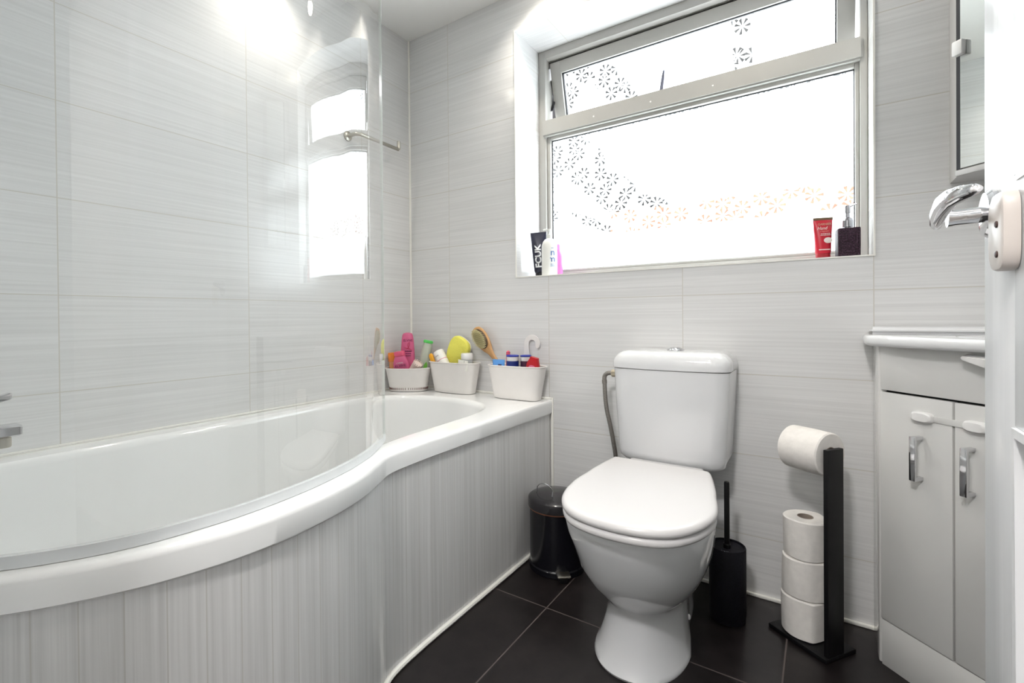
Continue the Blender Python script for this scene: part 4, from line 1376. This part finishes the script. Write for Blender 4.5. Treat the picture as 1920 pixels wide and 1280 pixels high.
for k in range(4):
    bm = bmesh.new()
    lathe(bm, [(0.0083, 0.150 + k * 0.007), (0.0083, 0.1525 + k * 0.007)], 20)
    obj('stripe', bm, cm('dark red stripe', (0.35, 0.02, 0.06), 0.4), t)

# ------------------------------------------------------------------ things on the window sill
SZ = OZ0 + 0.0005
t = thing('shower_gel_tube', 'dark navy tube standing on its cap at left of sill', 'tube', (0.653, 0.095, SZ), rot=(0, radians(-3.2), 0.42))
bm = bmesh.new()
loft(bm, [sup(a, b, 2.3, 36, z=z_) for a, b, z_ in ((0.021, 0.019, 0.0), (0.0225, 0.020, 0.002), (0.0225, 0.020, 0.022))])
obj('cap', bm, cm('black cap', (0.012, 0.012, 0.016), 0.35), t)
bm = bmesh.new()
loft(bm, [sup(a, b, 2.4, 36, z=z_) for a, b, z_ in ((0.0235, 0.021, 0.0225), (0.026, 0.022, 0.03), (0.029, 0.017, 0.09), (0.0315, 0.009, 0.150), (0.033, 0.003, 0.182), (0.0335, 0.0012, 0.190))])
obj('tube_body', bm, cm('dark navy tube', (0.012, 0.013, 0.032), 0.3), t)
text('lettering', 'FCUK', 0.034, cm('silver ink', (0.72, 0.73, 0.74), 0.4), t, (-0.004, -0.0205, 0.088), rot90=True, width=0.098, bold=0.0012, slope=0.10)
t = thing('pump_bottle', 'white pump bottle with blue letters on sill beside dark tube', 'bottle', (0.716, 0.050, SZ), 0.50)
bm = bmesh.new()
lathe(bm, [(0.0285, 0), (0.031, 0.003), (0.031, 0.112), (0.030, 0.126), (0.026, 0.138), (0.019, 0.147), (0.0105, 0.152)], 40)
obj('bottle_body', bm, cm('milky plastic', (0.84, 0.84, 0.80), 0.28, var=0.01), t)
bm = bmesh.new()
lathe(bm, [(0.0115, 0.1522), (0.0115, 0.166), (0.007, 0.168), (0.0045, 0.170), (0.0045, 0.180), (0.0085, 0.181), (0.0085, 0.189), (0.006, 0.190)], 24)
tube(bm, [(-0.004, 0, 0.186), (-0.018, -0.004, 0.187), (-0.024, -0.006, 0.185)], [0.0045, 0.0035, 0.003], seg=10)
obj('pump', bm, cm('grey white pump', (0.72, 0.74, 0.70), 0.35), t)
BLU = cm('blue ink', (0.02, 0.13, 0.42), 0.5)
text('lettering', 'in', 0.038, BLU, t, (0.008, -0.0313, 0.092), width=0.023, wrap=0.0313)
text('lettering', 'm', 0.036, BLU, t, (0.008, -0.0313, 0.066), width=0.026, wrap=0.0313)
dashes(BLU, t, (0.009, -0.0313, 0.046), 0.024, 0.0012, wrap=0.0313)
dashes(BLU, t, (0.009, -0.0313, 0.042), 0.022, 0.0012, wrap=0.0313)
dashes(BLU, t, (0.009, -0.0313, 0.038), 0.024, 0.0012, wrap=0.0313)
dashes(BLU, t, (0.012, -0.0313, 0.110), 0.010, 0.002, wrap=0.0313)
t = thing('pink_bottle', 'pink bottle half hidden behind white pump bottle on sill', 'bottle', (0.716, 0.112, SZ), 0.3)
bottle(t, 'bottle_body', [(0.024, 0.017, 0), (0.026, 0.019, 0.004), (0.026, 0.019, 0.085), (0.021, 0.016, 0.10), (0.016, 0.013, 0.112)], 2.3, cm('magenta translucent', (0.80, 0.25, 0.62), 0.25, trans=0.3))
bottle(t, 'cap', [(0.0165, 0.0135, 0.1125), (0.0165, 0.0135, 0.132), (0.014, 0.012, 0.135)], 2.3, cm('magenta cap', (0.78, 0.20, 0.58), 0.3))
t = thing('hand_cream_tube', 'red hand cream tube standing on sill left of dispenser', 'tube', (1.621, 0.075, SZ), 0.25)
bm = bmesh.new()
loft(bm, [sup(a, b, 2.4, 32, z=z_) for a, b, z_ in ((0.017, 0.015, 0.0), (0.018, 0.016, 0.002), (0.0185, 0.016, 0.019))])
RED = cm('bright red plastic', (0.52, 0.012, 0.030), 0.32)
obj('cap', bm, cm('darker red cap', (0.36, 0.012, 0.02), 0.35), t)
bm = bmesh.new()
loft(bm, [sup(a, b, 2.4, 36, z=z_) for a, b, z_ in ((0.0185, 0.016, 0.0195), (0.020, 0.0165, 0.026), (0.0225, 0.012, 0.075), (0.0245, 0.0045, 0.112), (0.025, 0.0018, 0.120))])
b_ = obj('tube_body', bm, RED, t)
bm = bmesh.new()
box(bm, -0.0252, 0.0252, -0.0012, 0.0012, 0.1202, 0.128, bev=0.0004)
obj('crimp', bm, cm('olive crimp', (0.16, 0.10, 0.05), 0.4), b_)
SIL = cm('pale silver ink', (0.75, 0.66, 0.62), 0.45)
text('lettering', 'GARNIER', 0.0095, cm('gold ink', (0.55, 0.40, 0.28), 0.4), t, (0.003, -0.0060, 0.107), width=0.034, slope=0.2)
text('lettering', 'Hand', 0.014, SIL, t, (-0.004, -0.0080, 0.095), width=0.026, shear=0.3, slope=0.2)
text('lettering', 'repair', 0.008, cm('soft red ink', (0.72, 0.22, 0.20), 0.5), t, (0.002, -0.0097, 0.086), width=0.022, slope=0.2)
dashes(SIL, t, (0.004, -0.0118, 0.078), 0.024, 0.0018, slope=0.1)
dashes(SIL, t, (0.004, -0.0124, 0.0735), 0.026, 0.0018, slope=0.1)
bm = bmesh.new()
loft(bm, [[Vector((p.x + 0.010, -0.0138 - d_ + 0.09 * p.y, p.y + 0.058)) for p in sup(0.011, 0.0085, 2, 28)] for d_ in (0, 0.0006)])
obj('leaf_mark', bm, SIL, b_)
bm = bmesh.new()
box(bm, -0.014, 0.014, -0.0162, -0.0155, 0.029, 0.032)
obj('label_bar', bm, SIL, b_)
t = thing('soap_dispenser', 'dark glittery square soap dispenser at right end of sill', 'soap dispenser', (1.681, 0.080, SZ), 0.16)
GLIT = cm('dark glitter resin', (0.022, 0.010, 0.018), 0.5, var=1.6, scale=260, bump=0.5, spec=0.2)
bm = bmesh.new()
loft(bm, [sup(a, a, 9, 48, z=z_) for a, z_ in ((0.0255, 0.0), (0.0268, 0.0015), (0.0272, 0.05), (0.0272, 0.085), (0.0262, 0.0885))])
obj('dispenser_body', bm, GLIT, t, ang=0.5)
bm = bmesh.new()
lathe(bm, [(0.009, 0.0885), (0.009, 0.093), (0.0145, 0.0935), (0.0145, 0.112), (0.012, 0.118), (0.006, 0.122), (0.0055, 0.134), (0.0075, 0.1345), (0.0075, 0.155), (0.006, 0.157)], 28)
tube(bm, [(-0.002, 0, 0.150), (0.014, -0.004, 0.157), (0.021, -0.006, 0.159)], [0.003, 0.0025, 0.002], seg=10)
obj('pump', bm, cm('smoked chrome', (0.36, 0.36, 0.38), 0.18, metal=0.9), t, ang=0.35)

# ------------------------------------------------------------------ recessed lamps, plus added fill spot and added hall fill lamp
LP = [(0.125, -0.735, 0.75), (0.75, -0.12, 0.85), (1.42, -0.11, 0.85), (1.40, -1.36, 0.95)]  # last entry is an unseen spot added as fill for the room front
LL = ['recessed ceiling spotlight close to the left wall above bath', 'recessed ceiling spotlight close to back wall above window left', 'recessed ceiling spotlight close to back wall above window right', 'added fill spotlight, unseen, in the ceiling nearest the doorway']
for (x_, y_, pw), lab in zip(LP, LL):
    t = thing('ceiling_spotlight', lab, 'ceiling light', (x_, y_, CZ), group='recessed ceiling spotlights')
    bm = bmesh.new()
    vr = loft(bm, [[Vector((r_ * cos(2 * pi * i / 32), r_ * sin(2 * pi * i / 32), z_)) for i in range(32)] for r_, z_ in ((0.042, 0.0), (0.042, -0.004), (0.034, -0.005), (0.032, 0.0))], False, False)
    obj('ring', bm, M_TRIMRING, t)
    bm = bmesh.new()
    lathe(bm, [(0.031, -0.0005), (0.031, -0.0015)], 28)
    obj('lamp_lens', bm, M_LAMP, t)
    ld = bpy.data.lights.new('spot_beam', 'SPOT')
    ld.energy = LAMP_W * pw
    ld.color = (1.0, 0.94, 0.84)
    ld.spot_size = radians(115 if x_ < 0.2 else 132)
    ld.spot_blend = 0.9
    ld.shadow_soft_size = 0.03
    lo = bpy.data.objects.new('spot_beam', ld)
    COL.objects.link(lo)
    lo.parent = t
    lo.location = (0, 0, -0.012)
t = thing('hall_fill_lamp', 'added round hall fill lamp, unseen behind the open doorway', 'ceiling light', (1.35, -2.35, 2.3))  # unseen lamp added to send fill light in through the doorway
bm = bmesh.new()
lathe(bm, [(0.12, 0), (0.12, -0.03), (0.10, -0.05), (0.0, -0.055)], 32, cap1=False)
obj('fill_dome', bm, mat('hall fill glow', (1, 1, 1), 0.5, emit=(1.0, 0.98, 0.97), es=140.0), t)
